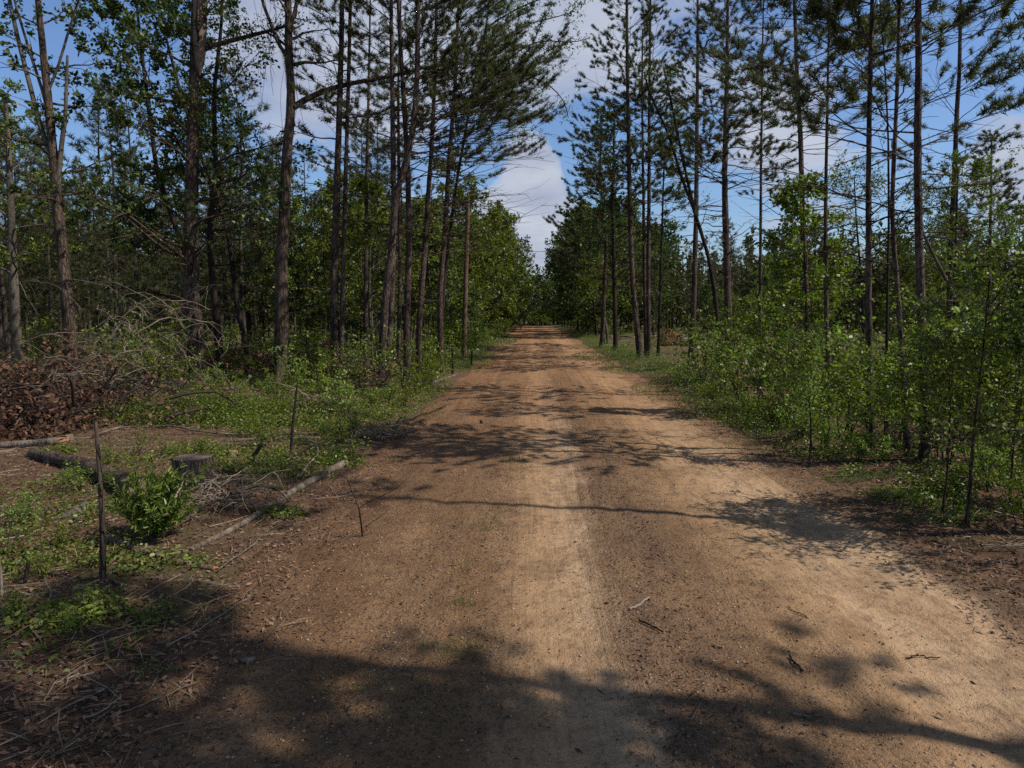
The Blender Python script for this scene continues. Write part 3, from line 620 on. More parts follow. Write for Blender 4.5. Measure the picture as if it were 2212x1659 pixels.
# ---- trees outside the frame on the right whose shadows cross the road
OFF = 'unseen pines right of the frame that throw shadows on the road'
for i, (x, y, H, r, c0, n1) in enumerate([(10.0, 7.2, 18.5, .13, .80, 26), (8.6, 2.8, 17.5, .15, .7, 26), (9.0, .9, 17, .12, .42, 80), (7.4, .0, 15, .11, .42, 70), (11.8, 1.2, 20, .13, .55, 60), (6.6, .5, 12, .1, .5, 50)]):
    rs = np.random.default_rng(300 + i); root = thing('pine_tree', (x, y, gz(x, y)), 'tall pine standing beyond the right edge of the view', 'tree', OFF)
    Q = trunk_mesh(np.array([[0, 0, -.1], [.1, 0, H * .4], [-.1, .1, H * .7], [0, 0, H]]), r, r * .2, M['pine_bark'], root, rs, 10, 24)
    tb, V, F = pine_crown(Q, r, rs, c0=c0, RL=1.0 if i == 1 else 1.7, n1=n1, n2=10, dead=8, nw=.02); tb.build('branches', M['pine_bark'], root); mesh('crown', V, F, M['needle'], root)

# ------------------------------------------------------------------ background trees (copies)
def proto_pine(seed, H, c0, RL, n1, m, nl, nw, tufts=3, n2=6, label='', group=''):
    rs = np.random.default_rng(seed); root = thing('pine_tree', (0, 0, 0), label, 'tree', group)
    Q = trunk_mesh(np.array([[0, 0, -.2], [rs.normal() * .15, 0, H * .4], [rs.normal() * .25, 0, H * .75], [0, 0, H]]), .10 + .003 * H, .02, M['far_bark'], root, rs, 7, 14)
    tb, V, F = pine_crown(Q, .12, rs, c0=c0, RL=RL, n1=n1, n2=n2, tufts=tufts, m=m, nl=nl, nw=nw, dead=6, sides=3)
    tb.V.append(Q[:1]); tb.n += 1
    tb.build('branches', M['twig'], root); mesh('crown', V, F, M['needle'], root); return root
def proto_leafy(seed, H, c0, RL, n1, nleaf, leaf, lm, label, group, name='leafy_tree', bark='grey_bark', el=(5, 50), n2=6, n3=4, cat='tree', r=.09, clump=1.0, prof=None):
    rs = np.random.default_rng(seed); root = thing(name, (0, 0, 0), label, cat, group)
    Q = trunk_mesh(np.array([[0, 0, -.2], [rs.normal() * .03 * H, rs.normal() * .02 * H, H * .4], [rs.normal() * .04 * H, 0, H * .75], [0, 0, H]]), r, r * .2, M[bark], root, rs, 7, 12)
    tb, V, F = leafy_crown(Q, r, rs, c0=c0, RL=RL, n1=n1, n2=n2, n3=n3, nleaf=nleaf, leaf=leaf, el=el, clump=clump, prof=prof)
    tb.build('branches', M['twig' if bark != 'grey_bark' else bark], root); mesh('crown', V, F, M[lm], root); return root
GL = 'pines of the wood behind the left roadside'; GR = 'pines of the far wood beyond the right clearing'
LL = 'slender pine in the dark wood behind the left roadside'; LR = 'distant pine of the wood beyond the right clearing'
PP = [proto_pine(400 + i, 15, (.14, .42, .5, .2)[i], (2.8, 2.3, 2.3, 2.7)[i], (56, 40, 38, 52)[i], 9, .30, .035, label=LL, group=GL) for i in range(4)]
used = [0] * 4
def put(protos, flags, k, x, y, s, rng_, label=None, group=None):
    z = gz(x, y); rz = rng_.random() * 6.28; sv = (s * rng_.uniform(.9, 1.1), s * rng_.uniform(.9, 1.1), s)
    if not flags[k]:
        o = protos[k]; o.location = (x, y, z); o.rotation_euler = (0, 0, rz); o.scale = sv; flags[k] = 1
    else: o = copy_tree(protos[k], (x, y, z), rz, sv)
    if label: o['label'] = label
    if group: o['group'] = group
    return o
rg = np.random.default_rng(9)
# left wood: rows from 38 m back
cnt = 0
while cnt < 185:
    y = 36 + 84 * rg.random() ** 1.2; x = -rg.uniform(4.5, 0.78 * y + 4)
    if roadu(x, y) > -6.0 or (y < 46 and rg.random() < .5): continue
    put(PP, used, rg.integers(4), x, y, rg.uniform(.72, 1.1), rg, LL, GL); cnt += 1
cnt = 0
while cnt < 95:
    y = 62 + 85 * rg.random() ** .8; x = rg.uniform(9, 0.80 * y + 6)
    if x / y < .14 and y < 120 or roadu(x, y) < 8.5 or (x > 14 and x < .55 * y and y < 80 and rg.random() < .8): continue
    put(PP, used, rg.integers(4), x, y, rg.uniform(.6, 1.0) , rg, LR, GR); cnt += 1
GLH = 'leafy trees among the pines left of the road'; LLH = 'leafy green tree filling in among the pines left of the road'
GRH = 'leafy trees edging the clearing right of the road'; LRH = 'leafy green tree edging the clearing right of the road'
PH = [proto_leafy(450 + i, (9, 11, 7.5)[i], .2, (3.2, 3.4, 2.8)[i], 26, 10, (.20, .115), ('leaf_dark', 'leaf_mid', 'leaf_mid')[i], LLH, GLH, clump=1.5, bark='grey_bark') for i in range(3)]
uh = [0] * 3
for i in range(26):
    y = rg.uniform(34, 85); x = -rg.uniform(3.5, .34 * y)
    while roadu(x, y) > -5.2: x -= 1.5
    put(PH, uh, rg.integers(3), x, y, rg.uniform(.7, 1.05), rg, LLH, GLH)
rg2a = np.random.default_rng(31)
# trees lining the road towards the vanishing point
GA = 'leafy trees lining the far road on its left'; GB = 'leafy trees lining the far road on its right'
for i, (px, py, top, k) in enumerate([(985, 745, 330, 1), (1030, 738, 380, 0), (1060, 730, 420, 1), (1085, 722, 430, 2), (1110, 716, 440, 1), (1125, 712, 455, 0), (1015, 742, 300, 1), (940, 760, 330, 1), (1135, 708, 520, 1), (700, 760, 310, 1), (890, 752, 400, 0), (1048, 726, 520, 2)]):
    y = CAMH * FPX / (py - HOR); x = (px - CX) / FPX * y; Ht = CAMH + (HOR - top) / FPX * y
    hh = (9, 11, 7.5)[k]; x = min(x, .028 * y - 4.6)
    put(PH, uh, k, x, y, Ht / hh * rg2a.uniform(.65, .95), rg, 'tall leafy tree lining the far road on its left side', GA)
for i, (px, py, top, k) in enumerate([(1225, 706, 500, 0), (1250, 713, 465, 1), (1285, 718, 470, 0), (1330, 722, 480, 1), (1375, 722, 500, 0), (1215, 704, 560, 1), (1205, 701, 600, 0), (1400, 715, 520, 2), (1310, 712, 500, 1), (1262, 708, 480, 0)]):
    y = CAMH * FPX / (py - HOR); x = (px - CX) / FPX * y; Ht = CAMH + (HOR - top) / FPX * y; hh = (9, 11, 7.5)[k]; x = max(x, .028 * y + 6.8)
    put(PH, uh, k, x, y, Ht / hh, rg, 'tall leafy tree lining the far road on its right side', GB)
for i in range(40):
    y = rg.uniform(48, 120); x = rg.uniform(10, .75 * y)
    if x < .028 * y + 8: continue
    if y < 62 and x < .5 * y: continue
    put(PH, uh, rg.integers(3), x, y, rg.uniform(.4, .8), rg, LRH, GRH)
PR = [proto_leafy(480 + i, (12, 10)[i], .12, (4.6, 4.2)[i], 40, 12, (.24, .14), ('leaf_mid', 'leaf_dark')[i], 'x', 'x', clump=1.6, bark='dark_bark', n2=7, prof=lambda q: math.sin(math.pi * (.12 + .84 * q)) ** .6) for i in range(2)]
ur = [0] * 2
GE = 'rounded leafy trees crowding the far end of the road'
for px, y, top, k, lb in [(1240, 88, 478, 0, 'rounded dark leafy tree right of the road end'), (1290, 80, 470, 1, 'rounded leafy tree behind the dense verge pine'), (1340, 92, 492, 0, 'rounded leafy tree between the dense verge pine and the three close pines'), (1218, 112, 540, 1, 'smaller rounded tree closest to the road end on its right'), (1205, 150, 600, 0, 'farthest rounded tree on the right of the road end'),
                          (1150, 108, 530, 0, 'rounded leafy tree closest to the road end on its left'), (1120, 86, 520, 1, 'rounded dark tree on the left, second from the road end'), (1070, 70, 480, 0, 'rounded leafy tree on the left, right of the reddish broken pole'), (1160, 150, 590, 1, 'farthest rounded tree on the left of the road end'), (1395, 98, 520, 1, 'rounded dark tree behind the three close pines')]:
    x = (px - CX) / FPX * y; Ht = CAMH + (HOR - top) / FPX * y; x = min(x, .028 * y - 4.8) if px < 1180 else max(x, .028 * y + 7.2)
    put(PR, ur, k, x, y, Ht / (12, 10)[k], rg, lb, GE)
for x, y, h_ in ((1, 192, 10.5), (5, 197, 12), (9.5, 190, 10), (13, 198, 11.5)):
    put(PR, ur, 1, x, y, h_ / 10, rg, 'dark rounded tree closing off the far end of the road', 'rounded trees closing the far end of the road')
# pines closing the end of the road and beyond
for i in range(26):
    y = rg.uniform(182, 200); x = rg.uniform(-8, 22)
    put(PP, used, rg.integers(4), x, y, rg.uniform(.7, .95), rg, 'distant pine closing off the far end of the road', 'pines at the far end of the road')
# far wood, one mass
def far_wood():
    rs = np.random.default_rng(21); A = []
    tb = Tubes()
    for i in range(1300):
        a = rs.uniform(-44, 44) * math.pi / 180; d = rs.uniform(100, 225); x = d * math.sin(a); y = d * math.cos(a)
        if -9 < x - .028 * y < 11 and y < 179: continue
        H = rs.uniform(10, 16.5); n = 130; t = rs.random(n) ** .9; r = (1 - t) * 2.4 + .5; an = rs.random(n) * 6.28; rr = r * np.sqrt(rs.random(n))
        base = .0 if rs.random() < .6 else .3
        A.append(np.stack([x + rr * np.cos(an), y + rr * np.sin(an), H * (base + (1 - base) * t)], -1))
        tb.add(np.array([[x, y, -1], [x, y, H * .9]]), [.14, .04], 4)
    A = np.concatenate(A); V, F = leaf_faces(A, rnd_dir(rs, len(A)), .95, .38, rs, .5)
    V = np.concatenate([V, np.concatenate(tb.V)]); F = np.concatenate([F, np.concatenate(tb.F) + len(A) * 4])
    return tag(mesh('far_wood', V, F, M['needle']), 'dark mass of distant woodland along the horizon', 'woodland', kind='stuff')
far_wood()

# ------------------------------------------------------------------ shrubs and thicket
def proto_shrub(seed, h, r, stems, nl, leaf, lm, label, group, hexa=True, name='leafy_shrub', up=.8, droop=.0):
    rs = np.random.default_rng(seed); root = thing(name, (0, 0, 0), label, 'shrub', group)
    tb = Tubes(); A = []; D = []
    for i in range(stems):
        az = rs.random() * 6.28; lean = rs.uniform(.05, .9) * r; hh = h * rs.uniform(.55, 1.05)
        t = np.linspace(0, 1, 7)[:, None]; P = np.array([math.cos(az), math.sin(az), 0]) * lean * t ** 1.4 + np.array([0, 0, 1]) * (hh * t - droop * hh * t ** 3) + np.array([rs.normal() * .05, rs.normal() * .05, -.05])
        P = P + np.cumsum(rs.normal(size=P.shape), 0) * .015 * h; tb.add(P, np.linspace(.012 * h ** .5, .003, 7), 4)
        for j in range(8):
            s2, d2 = interp(P, rs.uniform(.3, .999)); L2 = rs.uniform(.15, .5) * r
            Q = limb_pts(s2, rs.random() * 6.28, rs.uniform(-.2, .7), L2, rs.uniform(-.3, .1), rs, 4, .1); tb.add(Q, np.linspace(.005, .002, 4), 3)
            n = rs.poisson(nl * (1.25 if rs.random() < .75 else .15)); v = .999 * rs.random(n) ** .7
            pts = np.stack([np.interp(v * 3, np.arange(4), Q[:, c]) for c in range(3)], -1)
            A.append(pts + rs.normal(size=pts.shape) * .035 * (1 + r * .5)); D.append(np.repeat(unit(Q[-1] - Q[0])[None], n, 0))
    V, F = leaf_faces(np.concatenate(A), np.concatenate(D), leaf[0], leaf[1], rs, up, hexa, .9)
    tb.build('stems', M['twig'], root); mesh('leaves', V, F, M[lm], root); return root
rg2 = np.random.default_rng(4)
GT = 'leafy shrubs of the thicket along the right verge'; LT = 'leafy green shrub in the thicket along the right verge'
PS = [proto_shrub(500, 2.0, 1.3, 6, 11, (.085, .05), 'leaf_mid', LT, GT), proto_shrub(501, 2.6, 1.2, 6, 11, (.105, .065), 'leaf_lit', LT, GT),
      proto_shrub(502, 1.5, 1.2, 7, 12, (.08, .046), 'leaf_lit', LT, GT), proto_shrub(503, 3.0, 1.5, 7, 12, (.11, .07), 'leaf_mid', LT, GT),
      proto_shrub(504, 1.1, 1.0, 8, 12, (.07, .04), 'leaf_lit', LT, GT)]
us = [0] * 5
def shrub_at(px, py, s, k, label=LT, group=GT):
    g0 = ground(px, py); return put(PS, us, k, g0[0], g0[1], s, rg, label, group)
# (foot pixel, scale, kind)
for px, py, s, k in [(1490, 800, 1.0, 3), (1480, 835, .8, 2), (1520, 830, 1.0, 0), (1540, 870, .8, 2), (1560, 850, 1.1, 1), (1590, 820, 1.2, 3),
        (1600, 870, 1.0, 0), (1610, 905, .8, 2), (1640, 850, 1.1, 3), (1650, 890, 1.0, 1), (1665, 925, .75, 4), (1690, 880, 1.15, 3), (1700, 920, .9, 0), (1730, 905, 1.0, 1), (1735, 950, .8, 2),
        (1770, 890, 1.1, 3), (1780, 930, 1.0, 0), (1790, 970, .6, 4), (1830, 900, 1.2, 3), (1830, 945, .9, 1), (1850, 1000, .55, 4), (1870, 920, 1.0, 0), (1880, 900, 1.0, 1), (1925, 900, 1.0, 3),
        (1940, 950, .85, 2), (1900, 1000, .5, 4), (1960, 920, 1.0, 1), (2000, 940, 1.0, 0), (2020, 970, .95, 1), (2040, 900, 1.1, 3), (2050, 1000, .95, 0), (2080, 960, 1.0, 3), (2100, 1020, .9, 0),
        (2120, 930, 1.1, 1), (2130, 1060, .7, 2), (2150, 980, 1.0, 0), (2170, 1030, .95, 3), (2190, 940, 1.1, 1), (2205, 1090, .7, 2), (2230, 1010, 1.0, 3), (2260, 1060, .95, 0), (2270, 960, 1.1, 1), (2060, 1060, .5, 4), (2150, 1110, .45, 4), (2210, 1140, .5, 2),
        (2300, 1100, 1.0, 0), (1560, 800, 1.0, 3), (1680, 820, 1.1, 1), (1800, 830, 1.2, 1), (1930, 830, 1.1, 3), (2040, 830, 1.1, 0), (2160, 840, 1.1, 1),
        (1700, 790, 1.0, 3), (1780, 780, 1.2, 1), (1860, 780, 1.1, 3), (1960, 790, 1.1, 1), (2060, 790, 1.1, 3), (2150, 790, 1.1, 0), (2200, 780, 1.1, 1)]:
    if px > 1700 and rg2.random() < .18 and py > 880: continue
    shrub_at(px, py, s * rg2.uniform(.7, 1.15), k)
GLS = 'leafy shrubs along the left verge'; LLS = 'leafy green shrub on the left verge between road and trees'
for px, py, s, k in [(720, 850, .95, 2), (700, 880, .8, 2), (740, 900, .8, 2), (690, 830, .9, 1), (760, 930, .55, 4), (800, 880, .6, 4), (840, 870, .6, 4), (875, 880, .6, 2), (780, 850, .8, 0), (735, 960, .5, 4),
        (900, 850, .7, 2), (930, 830, .8, 2), (950, 800, .9, 0), (970, 785, .9, 2), (1000, 770, 1.0, 0), (1030, 752, 1.1, 2), (1050, 740, 1.2, 2), (1070, 735, 1.2, 0), (1090, 722, 1.5, 2), (1110, 718, 1.6, 2), (920, 790, 1.1, 1), (880, 800, 1.0, 1),
        (660, 820, .8, 0), (560, 800, .8, 3), (500, 820, .7, 3), (350, 830, 1.0, 3), (400, 850, .8, 0), (320, 860, .8, 3), (640, 790, .9, 1), (850, 780, 1.1, 1), (810, 790, .9, 3), (760, 790, .9, 0), (1125, 712, 1.9, 2), (470, 840, .6, 2), (290, 840, .9, 3), (980, 760, 1.1, 1), (1010, 748, 1.2, 0), (60, 1130, .3, 2), (125, 1185, .28, 4), (95, 1250, .22, 2), (40, 1335, .24, 4), (170, 1060, .32, 2), (300, 985, .3, 0), (430, 985, .35, 4), (565, 965, .42, 2), (600, 905, .5, 2), (525, 885, .5, 4), (455, 890, .45, 2), (385, 900, .45, 2), (240, 1000, .3, 4), (20, 1200, .28, 0), (200, 1310, .2, 4), (650, 870, .6, 2), (580, 860, .5, 2), (150, 1380, .16, 2), (640, 850, .8, 1), (770, 840, .9, 0), (825, 850, .8, 3), (870, 840, .8, 0), (915, 825, .9, 1), (700, 810, 1.0, 1), (600, 870, .6, 0), (480, 800, 1.0, 1), (430, 860, .6, 2), (370, 870, .7, 0), (545, 820, .9, 0), (950, 812, .8, 2)]:
    shrub_at(px, py, s, k, LLS, GLS)
for px, py, s in [(1180, 703, 2.0), (1215, 706, 2.2), (1235, 712, 2.0), (1260, 716, 1.6), (1290, 722, 1.4), (1165, 701, 1.6), (1340, 735, 1.0), (1420, 760, .9), (1380, 740, 1.1), (1150, 704, 2.0),(1195,701,2.0)]:
    shrub_at(px, py, s, 2 if s > 1.3 else 0, 'low bright shrub at the edge of the far road', 'low shrubs at the edge of the far road')
for i in range(60):
    y = rg.uniform(48, 172); sd = -1 if i % 2 else 1
    x = .028 * y + (UL - rg.uniform(1.2, 4) if sd < 0 else UR + rg.uniform(1.5, 5))
    if sd > 0 and y < 75: continue
    put(PS, us, rg.integers(4), x, y, rg.uniform(1.0, 1.9), rg, 'low bright shrub at the edge of the far road', 'low shrubs at the edge of the far road')
for i in range(26):
    y = rg.uniform(178, 188); x = rg.uniform(-6, 18)
    put(PS, us, rg.integers(4), x, y, rg.uniform(1.8, 3.2), rg, 'bushy growth closing off the far end of the road', 'bushes at the far end of the road')
for i in range(10):
    put(PH, uh, rg.integers(3), rg.uniform(-4, 14), rg.uniform(184, 196), rg.uniform(.8, 1.1), rg, 'distant leafy tree closing off the far end of the road', 'leafy trees at the far end of the road')
for i in range(44):
    y = rg.uniform(30, 62); x = -rg.uniform(5.5, .7 * y)
    if roadu(x, y) > -5: continue
    put(PS, us, rg.integers(4), x, y, rg.uniform(.5, 1.3), rg, 'leafy undergrowth shrub deep in the wood left of the road', 'undergrowth shrubs in the left wood')
# slender roadside saplings on the right verge
def sapling(pts, wpx, H, seed, label, lm='leaf_lit', RL=.7, n1=18, nleaf=9, leaf=(.055, .03), c0=.35, d=None, bark='oak_bark'):
    return hero('sapling', pts, wpx, H, label, cat='sapling', kind='leafy', seed=seed, bark=bark, leafm=lm, c0=c0, RL=RL, n1=n1, n2=4, n3=4, nleaf=nleaf, leaf=leaf, el=(0, 50), hexa=True, group=None, d=d)
hero('young_tree', [(2390, 1180), (2392, 1100), (2396, 1000)], 6, 4.2, 'leafy young tree just outside the right edge', cat='tree', kind='leafy', seed=47, bark='dark_bark', leafm='leaf_mid', c0=.3, RL=1.5, n1=24, n2=5, n3=4, nleaf=9, leaf=(.07, .04), el=(5, 40))
sapling([(2091, 1136), (2095, 1050), (2100, 981), (2108, 894), (2117, 821)], 8, 3.1, 60, 'thin sapling with a forked stem in front of the thicket near the right edge', RL=1.3, n1=34, leaf=(.06, .034), lm='leaf_mid')
sapling([(1750, 998), (1752, 930), (1748, 865), (1745, 800)], 4, 2.3, 61, 'small sapling with twin stems at the verge below the bright sweetgum', lm='leaf_mid')
sapling([(2035, 1105), (2045, 1030), (2050, 960), (2052, 900)], 4, 2.4, 62, 'slender leafy sapling left of the forked-stem sapling', RL=.9, n1=22, lm='leaf_lit')
sapling([(2180, 1100), (2185, 1020), (2190, 960)], 4, 2.2, 63, 'slender leafy sapling cut off by the right edge', RL=.9, n1=22, lm='leaf_mid')
sapling([(1870, 985), (1872, 930), (1868, 880)], 3, 1.9, 64, 'slender leafy sapling at the foot of the reddish pine', RL=.8, lm='leaf_lit')

# foreground bush with long glossy leaves, left
rs = np.random.default_rng(600)
g0 = ground(335, 1165); root = thing('willow_bush', g0, 'lush rounded bush of narrow bright leaves beside the leaning dead post', 'bush')
tb = Tubes(); A = []; D = []
for i in range(80):
    az = rs.random() * 6.28; L = rs.uniform(.45, .85); hh = rs.uniform(.3, .85)
    t = np.linspace(0, 1, 6)[:, None]; P = np.array([math.cos(az), math.sin(az) * .8, 0]) * L * rs.random() ** .5 * t + np.array([0, 0, hh]) * t ** .8
    tb.add(P, np.linspace(.006, .002, 6), 3); n = 46; v = rs.uniform(.25, 1, n) * 5
    pts = np.stack([np.interp(v, np.arange(6), P[:, c]) for c in range(3)], -1); A.append(pts); D.append(np.repeat(unit(P[-1] - P[0])[None], n, 0))
V, F = leaf_faces(np.concatenate(A), np.concatenate(D), .085, .017, rs, .5, True, .75); tb.build('stems', M['twig'], root); mesh('leaves', V, F, M['leaf_low'], root)

# ------------------------------------------------------------------ logs, stumps, sticks
def log(name, pts, w0, w1, mat, label, cat='log', caps=(None, 'cut'), seed=0, lift=.5, n=20, rough=.12, jag=0.0, group=None, bend=0.0):
    """lying on the ground between foot pixels; pts pixels of its underside line"""
    rs = np.random.default_rng(seed + 700); G = np.array([ground(*p) for p in pts]); Q, t = resample(G, n)
    dmean = Q[:, 1]; r = (w0 + (w1 - w0) * t) / FPX * dmean / 2
    Q[:, 2] = terr(Q[:, 0], Q[:, 1]) * .5 + np.linspace(G[0][2], G[-1][2], n) * .5 + r * lift + bend * np.sin(math.pi * t)
    o0 = Q[0].copy(); root = thing(name, o0, label, cat, group); Q = Q - o0
    tb = Tubes(); tb.add(Q, r, 14, rough, rs); tb.build('bark', M[mat], root)
    for e, cmn in ((0, caps[0]), (-1, caps[1])):
        if cmn is None: cmn = 'pale_cut'
        T = unit(Q[e] - Q[1 if e == 0 else -2]); rr = r[e] * .97; c = Q[e]
        k = 14; a = np.arange(k) * 2 * math.pi / k; ref = np.array([0, 0, 1.0]); U = unit(np.cross(T, ref)); W = np.cross(T, U)
        rings = []
        for q, f in ((1, 0), (.97, .15), (.6, .25), (.25, .3)):
            jj = jag * rs.random(k) * rr * (4 if q < .99 else 0)
            rings.append(c + (U * np.cos(a)[:, None] + W * np.sin(a)[:, None]) * rr * q + T * (f * .04 + jj)[:, None])
        V = np.concatenate(rings + [c[None] + T * .012]); F = []
        for i in range(3):
            for j in range(k): F.append((i * k + j, i * k + (j + 1) % k, (i + 1) * k + (j + 1) % k, (i + 1) * k + j))
        for j in range(0, k): F.append((3 * k + j, 3 * k + (j + 1) % k, 4 * k, 4 * k))
        mesh('cut_end', V, F, M[cmn], root, False)
    return root
log('fallen_log', [(415, 1190), (500, 1150), (590, 1092), (660, 1050), (746, 1004)], 12, 17, 'dead_bark', 'long pale fallen log with an orange cut end pointing at the road', caps=('pale_cut', 'cut'), seed=1)
log('broken_log', [(235, 1168), (300, 1190), (380, 1215), (462, 1232)], 24, 13, 'red_wood', 'rotting orange log with a splintered end beside the lush bush', caps=('cut', 'cut'), seed=2, jag=.5, rough=.3)
log('barked_log', [(70, 985), (160, 1010), (230, 1040), (300, 1075)], 20, 46, 'oak_bark', 'thick dark log in deeply ridged bark behind the leaning dead post', caps=('pale_cut', 'pale_cut'), seed=3, rough=.2, lift=.8)
log('broken_log', [(-30, 968), (50, 966), (128, 960)], 15, 20, 'dead_bark', 'grey log with a bright orange splintered end at the left edge', caps=('cut', 'cut'), seed=4, jag=.6)
log('fallen_log', [(-40, 938), (20, 926), (68, 912)], 18, 11, 'dead_bark', 'smooth tan log at the left edge in front of the brown brush', caps=('pale_cut', 'pale_cut'), seed=5, bend=.12)
log('fallen_log', [(130, 1130), (165, 1110), (185, 1095)], 22, 18, 'grey_bark', 'short grey chunk of log lying left of the lush bush', caps=('pale_cut', 'pale_cut'), seed=6)
log('birch_log', [(1398, 784), (1420, 783), (1440, 783)], 4, 4, 'grey_bark', 'small whitish log at the feet of the three close pines', caps=('pale_cut', 'pale_cut'), seed=7)
log('fallen_log', [(470, 955), (560, 950), (690, 950)], 7, 10, 'dead_bark', 'thin brown log lying behind the dark upright stick', caps=('pale_cut', 'pale_cut'), seed=8)
log('fallen_log', [(690, 800), (740, 797), (790, 800)], 8, 7, 'dead_bark', 'pale log glimpsed behind the double-stemmed pine', seed=9)
log('fallen_log', [(560, 800), (600, 803), (640, 801)], 11, 9, 'grey_bark', 'whitish log on the ground behind the tall bare brown trunk', seed=10)
log('fallen_log', [(930, 830), (955, 822), (985, 812)], 7, 6, 'dead_bark', 'pale stripped log at the left road edge', seed=11)
log('charred_log', [(5, 900), (60, 890), (130, 896)], 14, 12, 'dark_bark', 'blackened log half buried in the brown brush', seed=12)
def stump(px, py, w, hpx, label, mat='oak_bark', cutm='pale_cut', seed=0, flare=.5):
    rs = np.random.default_rng(seed + 800); g0 = ground(px, py); d = g0[1]; r = px2m(w, d) / 2; h = px2m(hpx, d); root = thing('tree_stump', g0, label, 'stump')
    tb = Tubes(); z = np.linspace(-.08, h, 8); P = np.stack([0 * z, 0 * z, z], -1); rr = r * (1 + flare * np.exp(-np.maximum(z, 0) / (h * .4 + .01))); tb.add(P, rr, 22, .16, rs); o = tb.build('bark', M[mat], root, True)
    k = 22; ring = tb.V[0][-k:]; V = np.concatenate([ring * np.array([.985, .985, 1]) + [0, 0, .002], ring * np.array([.5, .5, 1]) + [0, 0, .012], [[0, 0, h + .012]]])
    F = [(j, (j + 1) % k, k + (j + 1) % k, k + j) for j in range(k)] + [(k + j, k + (j + 1) % k, 2 * k, 2 * k) for j in range(k)]
    mesh('cut_face', V, F, M[cutm], root); return root
stump(418, 1032, 78, 46, 'wide dark stump with furrowed bark behind the lush bush', seed=1)
stump(504, 986, 20, 12, 'small low stump with a fresh orange cut face', cutm='cut', seed=2, mat='dead_bark')
stump(1600, 790, 24, 16, 'pale-topped stump half hidden in the thicket beyond the right verge', seed=3, mat='dead_bark')
stump(2078, 1040, 34, 14, 'tan-topped stump under the leaves beside the forked-stem sapling', seed=4, mat='dead_bark')
stump(150, 950, 16, 10, 'little orange-topped stump behind the splintered grey log', cutm='cut', seed=5, mat='dead_bark')

def stick(name, pts, d, w0, w1, mat, label, cat='stick', seed=0, n=14, branches=0, bl=.3):
    rs = np.random.default_rng(seed + 900); G = np.array([atY(*p, d) for p in pts]); G[0][2] = gz(G[0][0], d) - .03
    Q, t = resample(G, n); o0 = Q[0].copy(); root = tag(None or thing(name, o0, label, cat))
    tb = Tubes(); tb.add(Q - o0, px2m(w0, d) / 2 + (px2m(w1, d) - px2m(w0, d)) / 2 * t, 8, .22, rs, cap=True); tb.build('stem', M[mat], root)
    if branches:
        tb = Tubes()
        for i in range(branches):
            st, _ = interp(Q - o0, rs.uniform(.25, .95)); tb.add(limb_pts(st, rs.random() * 6.28, rs.uniform(-.2, .8), bl * rs.uniform(.3, 1), 0, rs, 4, .1), np.linspace(px2m(w1, d) * .3, .002, 4), 4)
        tb.build('twigs', M[mat], root)
    return root
d1 = ground(220, 1258)[1]
stick('dead_post', [(221, 1258), (222, 1170), (219, 1080), (214, 1000), (209, 940), (206, 912)], d1, 15, 8, 'oak_bark', 'upright dead stem like a post with a hooked top in the left foreground', 'dead stem', seed=1, n=24, branches=4, bl=.12)
stick('dead_post', [(628, 982), (631, 930), (637, 870), (643, 826)], ground(628, 982)[1], 7, 3, 'dark_bark', 'thin black upright stick in the green weeds left of the road', 'dead stem', seed=2, branches=3, bl=.1)
stick('dead_post', [(541, 1004), (548, 985), (560, 968), (566, 958)], ground(541, 1004)[1], 11, 8, 'dark_bark', 'short dark jagged snag near the small orange-cut stump', 'dead stem', seed=3)
stick('dead_post', [(52, 1262), (58, 1235), (62, 1213)], ground(52, 1262)[1], 9, 8, 'dark_bark', 'short charred stake at the lower left edge', 'dead stem', seed=4)
stick('dead_post', [(3, 1290), (2, 1240), (-4, 1190)], ground(3, 1290)[1], 8, 4, 'pale_twig', 'pale stick standing at the extreme left edge', 'dead stem', seed=5)
stick('dead_post', [(978, 808), (978, 770), (977, 752)], ground(978, 808)[1], 6, 4, 'dark_bark', 'short dark post-like snag at the left road edge', 'dead stem', seed=6)
stick('dead_post', [(1018, 790), (1019, 765), (1020, 756)], ground(1018, 790)[1], 5, 3, 'dark_bark', 'second dark snag, beside the reddish broken pole', 'dead stem', seed=7)
# bare Y-shaped seedling
d2 = ground(784, 1165)[1]; root = stick('bare_seedling', [(784, 1165), (780, 1130), (776, 1100)], d2, 4.5, 3.5, 'dark_bark', 'bare forked seedling standing in the dirt left of the road', 'seedling', seed=8)
for pts, nm in (([(776, 1100), (766, 1075), (756, 1052), (749, 1032), (746, 1000), (743, 985)], 'fork'), ([(776, 1098), (790, 1085), (820, 1073), (850, 1062), (872, 1040), (885, 1030)], 'fork'), ([(749, 1034), (740, 1030), (733, 1028)], 'twig'), ([(790, 1140), (800, 1128), (822, 1118), (840, 1100)], 'twig')):
    L = np.array([atY(*q, d2) for q in pts]) - np.array(root.location); Q, t = resample(L, 10); tb = Tubes(); tb.add(Q, .006 - .004 * t, 5); tb.build(nm, M['dark_bark'], root)
